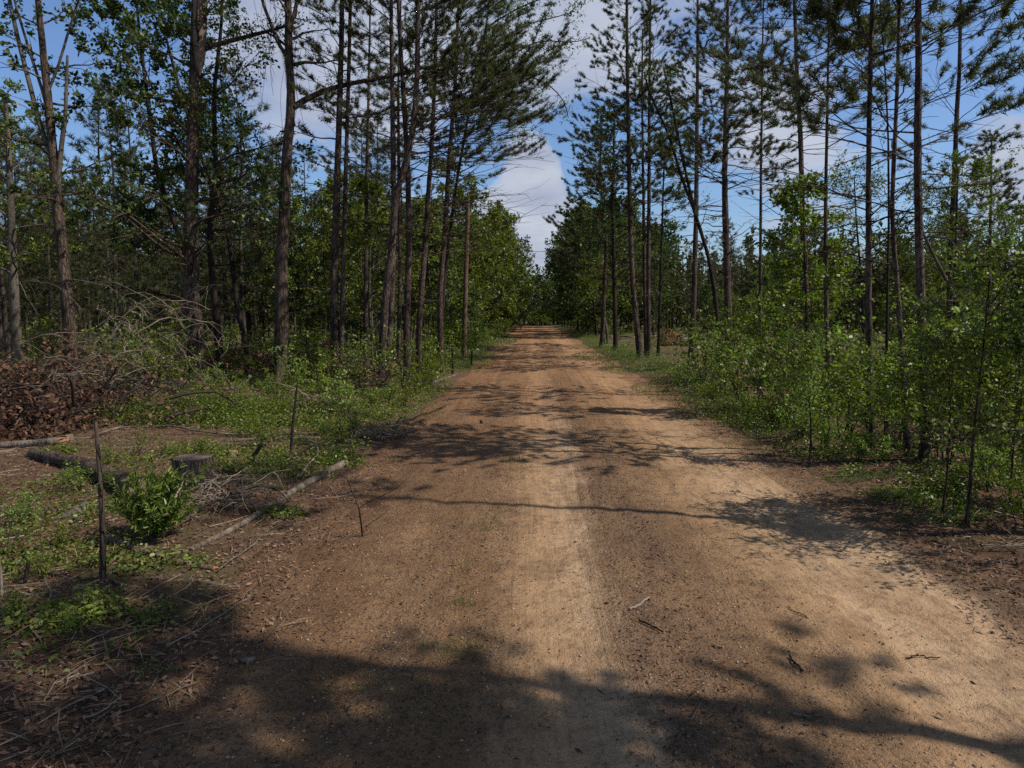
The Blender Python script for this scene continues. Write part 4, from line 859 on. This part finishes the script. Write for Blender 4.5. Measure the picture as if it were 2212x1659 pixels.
# curved branch over the ground and other lying branches
def lying(pts, w0, w1, mat, label, seed=0, hgt=.03, tw=6, name='fallen_branch'):
    rs = np.random.default_rng(seed + 950); G = np.array([ground(*p) for p in pts]); Q, t = resample(G, 16); Q[:, 2] = surf(Q[:, 0], Q[:, 1]) + hgt + rs.random(16) * .01
    r = (w0 + (w1 - w0) * t) / FPX * Q[:, 1].mean() / 2; o0 = Q[0].copy(); root = thing(name, o0, label, 'branch'); tb = Tubes(); tb.add(Q - o0, r, 6, .15, rs, cap=True)
    tb.build('stem', M[mat], root)
    if tw:
        tb = Tubes()
        for i in range(tw):
            st, dd = interp(Q - o0, rs.uniform(.3, .95)); tb.add(limb_pts(st, math.atan2(dd[1], dd[0]) + rs.choice([-1, 1]) * rs.uniform(.3, .9), rs.uniform(0, .35), rs.uniform(.15, .5), -.1, rs, 5, .12), np.linspace(r.mean() * .6, .002, 5), 4)
        tb.build('twigs', M[mat], root)
lying([(200, 948), (240, 935), (290, 925), (360, 925), (420, 938), (480, 945), (560, 947), (690, 940)], 5, 3, 'dead_bark', 'long thin curved branch lying behind the dead post and wide stump', 1, .06)
lying([(650, 1038), (660, 1020), (690, 990), (683, 965), (660, 955)], 4, 3, 'pale_twig', 'pale crooked branch lying left of the long pale log', 2, .08)
lying([(380, 1160), (440, 1120), (520, 1090), (560, 1070), (600, 1080), (625, 1110)], 4, 2, 'dark_bark', 'dark bare branch trailing across the long pale log', 3, .16)
lying([(180, 1400), (230, 1375), (300, 1350), (345, 1330)], 3, 2, 'pale_twig', 'pale dry twigs among the low plants at lower left', 4, .03, 8)
lying([(360, 1410), (420, 1380), (490, 1330), (540, 1300)], 3, 1.5, 'pale_twig', 'thin straw-coloured stalk lying on the left verge', 5, .02, 2)
lying([(180, 1560), (215, 1548), (262, 1515)], 6, 4, 'pale_twig', 'short pale stick lying in the dark shadow at lower left', 6, .02, 0)
lying([(240, 1555), (330, 1520), (430, 1480)], 2.5, 1.5, 'pale_twig', 'long thin grey stick in the shadow at lower left', 7, .015, 2)
lying([(870, 915), (900, 905), (935, 895), (965, 880)], 3, 1.5, 'dark_bark', 'dark forked branch lying at the left road edge', 8, .05, 4)
lying([(820, 955), (850, 935), (870, 905)], 4, 2, 'dark_bark', 'dark bent branch sticking out of the left verge shrubs', 9, .1, 4)
lying([(1070, 902), (1090, 903), (1128, 901)], 2.4, 1.6, 'dead_bark', 'thin tan stick lying across the far part of the road', 10, .01, 0)
lying([(1182, 913), (1220, 909), (1260, 906)], 1.8, 1.2, 'dead_bark', 'thin dark stick lying on the middle of the road', 11, .01, 0)
lying([(1380, 1362), (1410, 1376), (1432, 1384)], 6, 4, 'dark_bark', 'dark short stick lying in the middle of the road', 12, .015, 0)
lying([(1360, 1335), (1385, 1322), (1402, 1308)], 6, 5, 'pale_twig', 'pale splinter of wood lying just above the dark short stick', 13, .012, 0)
lying([(1440, 1645), (1480, 1600), (1512, 1545)], 5, 3, 'dead_bark', 'grey curved stick at the bottom of the road', 14, .015, 0)
lying([(1710, 1562), (1745, 1568), (1782, 1568)], 7, 6, 'dead_bark', 'stubby brown stick at the lower right of the road', 15, .015, 0)
lying([(1705, 1432), (1718, 1450), (1735, 1462)], 6, 4, 'dark_bark', 'small bent black stick on the lower right of the road', 16, .015, 0)
lying([(1958, 1428), (1990, 1422), (2030, 1425)], 3.5, 2.5, 'dark_bark', 'small dark twig on the pale right-hand track', 17, .012, 0)
lying([(1700, 1330), (1722, 1338), (1745, 1350)], 2, 2, 'dark_bark', 'tiny thin twig on the pale track above the bent black stick', 18, .01, 0)
lying([(2120, 1190), (2170, 1193), (2212, 1192)], 4, 3, 'pale_twig', 'pale branch lying under the shrubs at the right edge', 19, .06, 4)
lying([(560, 1410), (600, 1370), (640, 1315)], 2.5, 1.5, 'dead_bark', 'thin brown stick slanting across the left verge dirt', 20, .015, 1)
lying([(470, 1240), (500, 1215), (540, 1190), (570, 1160)], 4, 2, 'dead_bark', 'cluster of dry brown stalks in front of the long pale log', 21, .03, 8)
lying([(1295, 750), (1340, 747), (1390, 752)], 2.5, 1.5, 'pale_twig', 'pale branch in the cleared grass right of the far road', 22, .15, 6)
lying([(1300, 732), (1330, 729), (1365, 733)], 3, 2, 'grey_bark', 'grey branch heap in the clearing right of the far road', 23, .25, 14)
def chunk(px, py, wpx, hpx, mat, label, seed, name='rock', cat='rock'):
    rs = np.random.default_rng(seed); g0 = ground(px, py); a = px2m(wpx, g0[1]) / 2; h = px2m(hpx, g0[1])
    n = 10; m_ = 6; V = []
    for i in range(m_ + 1):
        ph = math.pi * i / m_
        for j in range(n):
            th = 2 * math.pi * j / n; k = 1 + .25 * (rs.random() - .5); V.append((a * math.sin(ph) * math.cos(th) * k, a * .5 * math.sin(ph) * math.sin(th) * k, h * (.5 + .5 * math.cos(ph)) * k - .01))
    F = [(i * n + j, i * n + (j + 1) % n, (i + 1) * n + (j + 1) % n, (i + 1) * n + j) for i in range(m_) for j in range(n)]
    o = mesh(name, V, F, M[mat], None, True); o.location = (g0[0], g0[1], float(surf(g0[0], g0[1]))); tag(o, label, cat); return o
chunk(536, 1432, 46, 14, 'dead_bark', 'long ochre stone at the edge of the foreground shadow', 1)
chunk(1040, 915, 8, 10, 'red_dirt', 'upright brown clod standing on the left side of the road', 2, 'clod', 'clod')
chunk(1118, 886, 22, 5, 'dead_bark', 'flat piece of wood lying beside the thin tan stick', 3, 'wood_chunk', 'wood')
chunk(297, 1388, 22, 7, 'pale_cut', 'pale yellow wood chip in the left verge litter', 4, 'wood_chip', 'wood')
chunk(190, 1470, 14, 7, 'pale_cut', 'whitish chip in the shadow at lower left', 5, 'wood_chip', 'wood')
chunk(1465, 1508, 9, 6, 'gravel', 'pale pebble beside the shadow on the lower road', 6, 'pebble')
chunk(1310, 1318, 12, 6, 'dark_bark', 'dark clod in the chip-strewn strip of the road', 7, 'clod', 'clod')
# root plate in the clearing
g0 = ground(1447, 728); rs = np.random.default_rng(66); g0 = np.array([(1447 - CX) / FPX * 58, 58, 0]); g0[2] = gz(g0[0], 58)
root = thing('root_plate', g0, 'reddish upturned root plate of a felled tree in the clearing', 'root plate')
V = []; n = 16; m_ = 8
for i in range(m_ + 1):
    ph = math.pi * .5 * i / m_
    for j in range(n):
        th = 2 * math.pi * j / n; k = 1 + .5 * (rs.random() - .5); V.append((1.0 * math.cos(ph) * math.cos(th) * k, .6 * math.cos(ph) * math.sin(th) * k, 1.25 * math.sin(ph) * k - .1))
F = [(i * n + j, i * n + (j + 1) % n, (i + 1) * n + (j + 1) % n, (i + 1) * n + j) for i in range(m_) for j in range(n)]
mesh('soil', V, F, M['red_dirt'], root)
tb = Tubes()
for i in range(26): tb.add(limb_pts(np.array([rs.normal() * .3, rs.normal() * .2, rs.uniform(.1, .9)]), rs.random() * 6.28, rs.uniform(-.2, 1), rs.uniform(.5, 1.5), -.2, rs, 5, .12), np.linspace(.05, .01, 5), 4)
tb.build('roots', M['dead_bark'], root)
log('fallen_log', [(1455, 735), (1500, 733), (1545, 736)], 6, 5, 'dead_bark', 'felled trunk stretching right from the upturned root plate', seed=13)

# brush piles
def brush(px, py, r, h, nb, nlv, label, wood, seed, arch=True, leafm='dead_leaf', d=None, ls=.12, rad=.02):
    rs = np.random.default_rng(seed); g0 = ground(px, py); root = thing('brush_pile', g0, label, 'brush pile'); tb = Tubes(); A = []
    for i in range(nb):
        az = rs.random() * 6.28; st = np.array([rs.normal() * r * .45, rs.normal() * r * .35, rs.uniform(0, h * (.85 if wood == 'dead_twig' else .5))]); L = r * rs.uniform(.5, 1.3)
        P = limb_pts(st, az, R(rs.uniform(10, 70) if arch else rs.uniform(-10, 35)), L, -rs.uniform(.3, .95) if arch else rs.uniform(-.3, .1), rs, 9, .1)
        P[:, 2] = np.maximum(P[:, 2], -.02 + .08 * rs.random()); P[:, 2] = np.minimum(P[:, 2], h)
        tb.add(P, np.linspace(rad * rs.choice([.4, .7, 1, 1, 2.2]), .004, 9), 5)
        for j in range(5):
            s2, d2 = interp(P, rs.uniform(.2, .99)); Q = limb_pts(s2, rs.random() * 6.28, rs.uniform(-.8, .6), L * rs.uniform(.2, .5), -rs.uniform(.1, .6), rs, 5, .14); tb.add(Q, np.linspace(.008, .003, 5), 3)
            if nlv: A.append(Q[-1 - rs.integers(0, 2, nlv)] + rs.normal(size=(nlv, 3)) * .085)
    tb.build('branches', M[wood], root)
    if nlv:
        A = np.concatenate(A); A[:, 2] = np.maximum(A[:, 2], .02); V, F = leaf_faces(A, rnd_dir(rs, len(A)), ls, ls * .55, rs, .2, True); mesh('dead_leaves', V, F, M[leafm], root)
brush(290, 880, 2.0, 3.4, 64, 0, 'dome of bare grey arching branches behind the brown brush', 'dead_twig', 40, rad=.013)
brush(250, 900, 2.4, 1.2, 50, 3, 'low tangle of dark twigs under the bare grey dome', 'twig', 41)
brush(40, 880, 1.9, 1.3, 44, 7, 'heap of dead branches with curled brown leaves at the left edge', 'twig', 42, arch=False)
brush(130, 862, 1.3, 1.9, 34, 7, 'heap of brown-leaved branches in front of the grey forked tree', 'twig', 43, arch=False)
brush(30, 918, 1.5, .8, 30, 20, 'low mat of brown leaves and twigs at the left edge by the tan log', 'twig', 44, arch=False)
brush(-60, 860, 2.6, 2.0, 40, 22, 'heap of dead brown branches mostly beyond the left edge', 'twig', 45, arch=False)
brush(660, 815, 1.8, 1.7, 44, 24, 'reddish brown brush heap behind the tall bare brown trunk', 'twig', 46, arch=False)
brush(560, 800, 2.0, 1.2, 36, 22, 'brown brush heap left of the tall bare brown trunk', 'twig', 47, arch=False)
brush(780, 850, 1.3, 1.3, 30, 2, 'tangle of bare twigs between the double-stemmed pine and the clump', 'twig', 48)
brush(450, 1090, .7, .3, 34, 2, 'flattened heap of fine grey twigs right of the lush bush', 'pale_twig', 49, arch=False, rad=.008, ls=.05)
brush(430, 790, 2.2, 1.4, 36, 14, 'brown brush heap behind the massive oak', 'twig', 50, arch=False)
brush(820, 945, .6, .35, 26, 3, 'small heap of twigs at the left road edge', 'pale_twig', 51, arch=False, rad=.01, ls=.05)
brush(1830, 760, 2.4, 1.0, 40, 0, 'heap of pale cut branches in the clearing behind the reddish pine', 'pale_twig', 52, arch=False)
brush(1960, 800, 2.0, .8, 36, 6, 'heap of cut branches behind the stoutest verge pine', 'pale_twig', 53, arch=False)
brush(680, 890, 1.0, .8, 24, 2, 'spray of bare arching twigs among the left verge shrubs', 'pale_twig', 54, rad=.009, ls=.06)

# ------------------------------------------------------------------ ground cover (uncountable)
rs = np.random.default_rng(1234)
def ell(n, px, py, rx, ry):
    g0 = ground(px, py); a = rs.random(n) * 6.28; q = np.sqrt(rs.random(n)); return g0[0] + rx * q * np.cos(a), g0[1] + ry * q * np.sin(a)
# leafy weeds
PT = []
for sd, n_ in ((-1, 5200), (1, 6200)):                                # a green fringe along both road edges
    y = 11 + 100 * rs.random(n_) ** 1.5; off_ = .05 + 2.3 * rs.random(n_) ** .9
    if sd > 0: y = np.maximum(y, 13 + 5 * rs.random(n_))
    u_ = np.where(sd < 0, edge(y, -1) - off_, edge(y, 1) + off_); x = u_ + .028 * y; kp = (vnoise(x, y, 1.3) + .15 * off_) > -.12; x = x[kp]; y = y[kp]; k = 9
    z_w = surf(x, y); hh = (.12 + .012 * np.minimum(y, 40)) * rs.random(len(x))
    PT.append(np.stack([np.repeat(x, k) + rs.normal(size=len(x) * k) * .1, np.repeat(y, k) + rs.normal(size=len(x) * k) * .1, np.repeat(z_w, k) + np.repeat(hh, k) * rs.random(len(x) * k) + .01], -1))
def weeds(px, py, rx, ry, n, hmax, clus=11):
    x, y = ell(n, px, py, rx, ry); keep = (vnoise(x, y, .8) + .7 * vnoise(x + 5, y, .27)) > .04; x = x[keep]; y = y[keep]; z = surf(x, y)
    for i in range(1):
        m_ = len(x); k = clus; hh = hmax * rs.random(m_) ** 1.2
        X_ = np.repeat(x, k) + rs.normal(size=m_ * k) * .07; Y_ = np.repeat(y, k) + rs.normal(size=m_ * k) * .07; Z_ = np.repeat(z, k) + np.repeat(hh, k) * rs.random(m_ * k) + .01
        PT.append(np.stack([X_, Y_, Z_], -1))
for a in [(470, 880, 3.4, 2.0, 2600, .5), (560, 900, 2.6, 1.6, 1900, .5), (620, 930, 2.0, 1.0, 900, .45), (400, 900, 2.2, 1.2, 1000, .45), (330, 910, 2.0, 1.2, 700, .5), (700, 900, 1.6, 1.4, 500, .4), (800, 880, 1.4, 2.0, 400, .35),
          (110, 1050, 1.6, .8, 200, .2), (60, 1130, 1.0, .9, 190, .2), (130, 1200, .8, .7, 140, .18), (80, 1320, 1.2, .7, 90, .15), (180, 1290, .9, .6, 70, .14), (230, 1330, .5, .3, 90, .12), (60, 1390, 1.0, .5, 50, .12), (430, 980, 1.0, .6, 170, .25), (560, 990, .7, .5, 150, .2),
          (600, 1110, .35, .2, 60, .1), (640, 1060, .4, .3, 60, .1), (720, 1000, .5, .5, 150, .3), (1000, 790, 1.5, 6, 500, .4), (1050, 750, 1.5, 12, 500, .5), (900, 850, 1.0, 3, 300, .35),
          (1340, 755, 4, 10, 700, .4), (1400, 770, 3, 5, 500, .35), (1450, 800, 2, 4, 500, .35), (1500, 840, 1.6, 3, 450, .3), (1600, 900, 1.6, 2.5, 450, .3), (1750, 960, 1.4, 1.6, 350, .25), (1860, 1030, .7, .4, 200, .2), (1930, 1060, 1.0, .5, 240, .2), (2080, 1110, 1.0, .6, 300, .2),
          (2150, 1050, 1.4, 1.0, 350, .3), (1950, 980, 1.8, 1.5, 400, .3), (1800, 900, 3, 3, 500, .35), (2000, 880, 3, 4, 500, .4), (300, 1000, .6, .5, 70, .2), (1270, 735, 2, 14, 300, .4), (700, 760, 8, 6, 500, .4), (350, 1210, .5, .15, 40, .1), (240, 1240, .5, .3, 50, .12), (120, 980, .5, .3, 80, .2), (860, 1010, .5, .5, 10, .1)]:
    weeds(*a)
PT = np.concatenate(PT); PA = PT[::3]; PT = PT[np.arange(len(PT)) % 3 > 0]
V, F = leaf_faces(PA + rs.normal(size=PA.shape) * [.1, .1, .01], unit(rnd_dir(rs, len(PA)) * [1, 1, .5]), .034, .012, rs, .8)
tag(mesh('small_weeds', V, F, M['leaf_mid']), 'fine narrow-leaved weeds mixed into the verges', 'weeds', kind='stuff')
V, F = leaf_faces(PT, unit(rnd_dir(rs, len(PT)) * [1, 1, .3]), .05, .03, rs, 1.1, True)
tag(mesh('weeds', V, F, M['leaf_low']), 'low green weeds covering the verges', 'weeds', kind='stuff')
# bigger far weeds / undergrowth mass on both sides
n = 42000; y = 22 + 110 * rs.random(n) ** 1.3; x = rs.uniform(-.85, .85, n) * y; u = roadu(x, y); k = ((u < UL - .6) | (u > UR + .6)) & (vnoise(x, y, 5.0) > -.05); x = x[k]; y = y[k]
Pz = np.stack([x, y, terr(x, y) + .5 * rs.random(len(x)) ** 2], -1); V, F = leaf_faces(Pz, rnd_dir(rs, len(x)), .22, .12, rs, .9)
tag(mesh('undergrowth', V, F, M['leaf_mid']), 'green undergrowth on the floor of the wood', 'undergrowth', kind='stuff')
# leaf litter on forest floor
n = 90000; y = 3 + 24 * rs.random(n) ** 1.5; x = rs.uniform(-.95, 1.0, n) * (y + 1); u = roadu(x, y); off = np.maximum(UL - u, u - UR)
k = off > -1.1 + 1.0 * rs.random(n) - .4 * vnoise(x, y, .8); x = x[k]; y = y[k]
Pz = np.stack([x, y, surf(x, y) + .006 + .02 * rs.random(len(x))], -1); V, F = leaf_faces(Pz, unit(rnd_dir(rs, len(x)) * [1, 1, .25]), .055, .024, rs, 2.2)
tag(mesh('leaf_litter', V, F, M['litter']), 'brown leaf litter strewn over the verges', 'litter', kind='stuff')
# pine straw and fine twigs
n = 16000; y = 3 + 18 * rs.random(n) ** 1.5; x = rs.uniform(-.95, 1.0, n) * (y + .6); u = roadu(x, y); off = np.maximum(UL - u, u - UR); k = off > -1.3 * rs.random(n) - .2; x = x[k]; y = y[k]
D_ = unit(rnd_dir(rs, len(x)) * [1, 1, .18]); Pz = np.stack([x, y, surf(x, y) + .012], -1); V, F = leaf_faces(Pz, D_, .26, .008, rs, 2.0, False, .05)
tag(mesh('pine_straw', V, F, M['straw']), 'dry pine straw and grass stalks scattered over the verges', 'straw', kind='stuff')
n = 3000; y = 3 + 22 * rs.random(n) ** 1.4; x = rs.uniform(-.95, 1.0, n) * (y + .6); u = roadu(x, y); off = np.maximum(UL - u, u - UR); k = off > -.25 * rs.random(n); x = x[k]; y = y[k]
tb = Tubes(); az = rs.random(len(x)) * 6.28; L_ = .12 + .5 * rs.random(len(x)) ** 2; zz_ = surf(x, y); P3 = []
for q in range(3):
    kx = (rs.random(len(x)) - .5) * .05; P3.append(np.stack([x + np.cos(az) * L_ * q / 2 + kx, y + np.sin(az) * L_ * q / 2 + kx[::-1], zz_ + .008 + .03 * rs.random(len(x))], -1))
rad_ = (.0025 + .005 * rs.random(len(x)) ** 2)[:, None]; dn = np.stack([-np.sin(az), np.cos(az), 0 * az], -1); V = []
for q in range(3):
    w_ = rad_ * (1.0, .8, .4)[q]; V += [P3[q] + dn * w_, P3[q] + np.array([0, 0, 1.6]) * w_, P3[q] - dn * w_]
V = np.stack(V, 1); F0 = np.array([[0, 1, 4, 3], [1, 2, 5, 4], [3, 4, 7, 6], [4, 5, 8, 7]]); F = (np.arange(len(x))[:, None, None] * 9 + F0[None]).reshape(-1, 4)
tag(mesh('fallen_twigs', V.reshape(-1, 3), F, M['pale_twig']), 'small broken twigs littering the verges', 'twigs', kind='stuff')
# chips and crumbs on the road
def road_scatter(n, w_u, size, wd, mat, name, label, zo=.004):
    y = 2.6 + 26 * rs.random(n) ** 1.7; u = rs.uniform(UL - .2, UR + .2, n)
    wgt = np.interp(u, [p[0] for p in w_u], [p[1] for p in w_u]) * (1 + 1.2 * vnoise(u * 2, y, .9)); k = rs.random(n) < wgt; u = u[k]; y = y[k]; x = u + .028 * y
    Pz = np.stack([x, y, roadz(u, y) + zo + .006 * rs.random(len(x))], -1)
    D_ = unit(rnd_dir(rs, len(x)) * [1, 1, .2]); V, F = leaf_faces(Pz, D_, size, wd, rs, 1.2, False, .3); return tag(mesh(name, V, F, M[mat]), label, 'debris', kind='stuff')
road_scatter(85000, [(-3.3, .8), (-2, .35), (-1, .35), (-.3, .35), (0, .05), (.6, .08), (.85, .9), (1.35, .7), (1.7, .2), (2.6, .05), (3.8, .05), (4.3, .5), (5.3, .9)], .029, .012, 'litter_road', 'bark_chips', 'bark chips and leaf bits strewn on the road')
road_scatter(30000, [(-3.3, .3), (-2, .5), (-.4, .4), (.1, .05), (.7, .15), (1.2, .5), (2, .4), (2.6, .08), (3.8, .05), (4.5, .5), (5.3, .6)], .05, .005, 'straw', 'dry_needles', 'fallen dry needles on the road')
road_scatter(9000, [(-3.3, .5), (-2, .25), (-.3, .1), (.2, .01), (.8, .12), (1.1, .9), (1.5, .6), (1.9, .1), (3.6, .01), (4.3, .3), (5, .7)], .06, .02, 'litter_road', 'bark_flakes', 'larger bark flakes strewn along the middle of the road', .008)
# gravel
n = 34000; y = 2.6 + 15 * rs.random(n) ** 1.6; u = rs.uniform(UL, UR, n); wgt = np.interp(u, [-3.2, -1.5, -.2, .2, .6, 1, 1.8, 2.4, 3, 3.8, 4.3, 5.3], [.6, .8, .7, .15, .2, .9, .8, .5, .1, .1, .6, .6]); k = rs.random(n) < wgt * (.9 + vnoise(u, y, .6)); u = u[k]; y = y[k]
x = u + .028 * y; c = np.stack([x, y, roadz(u, y) + .002], -1); r = .004 + .012 * rs.random(len(x)) ** 3
oc = np.array([[1, 0, 0], [0, 1, 0], [-1, 0, 0], [0, -1, 0], [0, 0, .7], [0, 0, -.7]]); V = c[:, None, :] + oc[None] * r[:, None, None] * (.7 + .6 * rs.random((len(x), 6, 1)))
fo = np.array([[0, 1, 4], [1, 2, 4], [2, 3, 4], [3, 0, 4], [1, 0, 5], [2, 1, 5], [3, 2, 5], [0, 3, 5]]); F = (np.arange(len(x))[:, None, None] * 6 + fo[None]).reshape(-1, 3)
tag(mesh('gravel', V.reshape(-1, 3), F, M['gravel']), 'small gravel embedded in the sandy road', 'gravel', kind='stuff')
# grass tufts and blades
GX = []; GY = []
for px, py, rx, ry, n in [(1000, 1315, .12, .08, 70), (1105, 1000, .2, .25, 80), (1000, 1250, .1, .4, 60), (820, 1500, .5, .2, 110), (870, 1570, .4, .15, 90), (780, 1480, .4, .2, 60), (1060, 1130, .2, .6, 120), (330, 1460, .2, .1, 90), (1870, 1030, .7, .3, 1200), (1960, 1070, .6, .3, 900), (2060, 1110, .8, .4, 800),
                          (1340, 770, 3, 8, 3000), (1090, 735, 1.4, 12, 2000), (1330, 800, .8, 3, 800), (1420, 850, .8, 3, 900), (1040, 770, 1.0, 6, 1200), (150, 1100, 1.4, 1.0, 900), (300, 960, 1.5, .8, 900), (500, 1020, .8, .6, 700), (100, 1250, 1, .6, 700), (450, 1330, .4, .2, 180), (1500, 900, .8, 2, 500), (650, 980, 1.2, .8, 900), (900, 890, .8, 1.5, 500), (1640, 960, .9, 1.2, 500), (1940, 1420, .1, .1, 12), (980, 1420, .3, .2, 200)]:
    a, b2 = ell(n, px, py, rx, ry); GX.append(a); GY.append(b2)
x = np.concatenate(GX); y = np.concatenate(GY); D_ = unit(np.stack([rs.normal(size=len(x)) * .5, rs.normal(size=len(x)) * .5, np.ones(len(x))], -1)); P_ = np.stack([x, y, surf(x, y)], -1)
B = unit(np.cross(D_, rnd_dir(rs, len(x)))); l = (.025 + .07 * rs.random(len(x)) ** 2 + .0015 * y)[:, None]; wd = (.0007 + .00025 * y)[:, None]; bend = rs.normal(size=(len(x), 3)) * [.02, .02, 0]
V = np.stack([P_ - B * wd, P_ + B * wd, P_ + D_ * l * .55 + B * wd * .8 + bend * .4, P_ + D_ * l + bend], 1).reshape(-1, 3)
tag(mesh('grass', V, np.arange(len(x) * 4).reshape(-1, 4), M['grass']), 'thin tufts of grass on verges and road', 'grass', kind='stuff')

# ------------------------------------------------------------------ labels that say which one
LM = [('the far end of the road', 1180, 150), ('the dense verge pine', 1290, 56), ('the massive oak', 422, 27), ('the tall bare brown trunk', 606, 25), ('the double-stemmed pine', 725, 26), ('the roadside pine clump', 840, 25), ('the reddish broken pole', 1006, 46),
      ('the grey forked tree', 150, 23), ('the pale-trunked sunlit tree', 30, 34), ('the three close pines', 1392, 43), ('the crooked curving tree', 1545, 33), ('the stout arching pine', 1574, 34), ('the clearing pine', 1498, 47),
      ('the bright green sapling', 1742, 18), ('the thin pole pine', 1788, 18), ('the reddish verge pine', 1880, 14.2), ('the stoutest verge pine', 1994, 12.9), ('the tufted pine', 2052, 27), ('the forked-stem sapling', 2094, 9.3), ('the cone-shaped pine', 2138, 40), ('the right edge', 2225, 14)]
def where(o):
    x, y = o.location.x, o.location.y; px = CX + FPX * x / y
    n, lx, ld = min(LM, key=lambda q: abs(q[1] - px) + 3 * abs(q[2] - y))
    dx = px - lx
    if abs(dx) < 35: return ('in front of ' if y < ld else 'behind ') + n
    return ('just ' if abs(dx) < 80 else '') + ('right of ' if dx > 0 else 'left of ') + n + (', nearer' if y < ld - 3 else ', farther back' if y > ld + 6 else '')
LOOK = {id(p.data): q for p, q in []}
sh = {}
for p_, q_ in zip(PS, ('broad green', 'upright green', 'rounded bright', 'tall dark', 'low bright')): sh[p_.children[0].data.name] = q_
for p_, q_ in zip(PH, ('small-leaved dark', 'tall green', 'short green')): sh[p_.children[0].data.name] = q_
for o in list(C.objects):
    g_ = o.get('group')
    if not g_ or o.parent: continue
    k_ = sh.get(o.children[0].data.name, '') if len(o.children) else ''
    y = o.location.y
    if g_ in (GT, GLS): o['label'] = ' '.join((k_, 'shrub', where(o)))
    elif g_ in (GA, GB): o['label'] = ' '.join((k_, 'roadside tree', where(o)))
    elif g_ in (GRH, GLH): o['label'] = ' '.join((k_, 'tree', where(o)))
    elif g_ in (GL, GR) and y < 62: o['label'] = 'wood-edge slender pine ' + where(o)
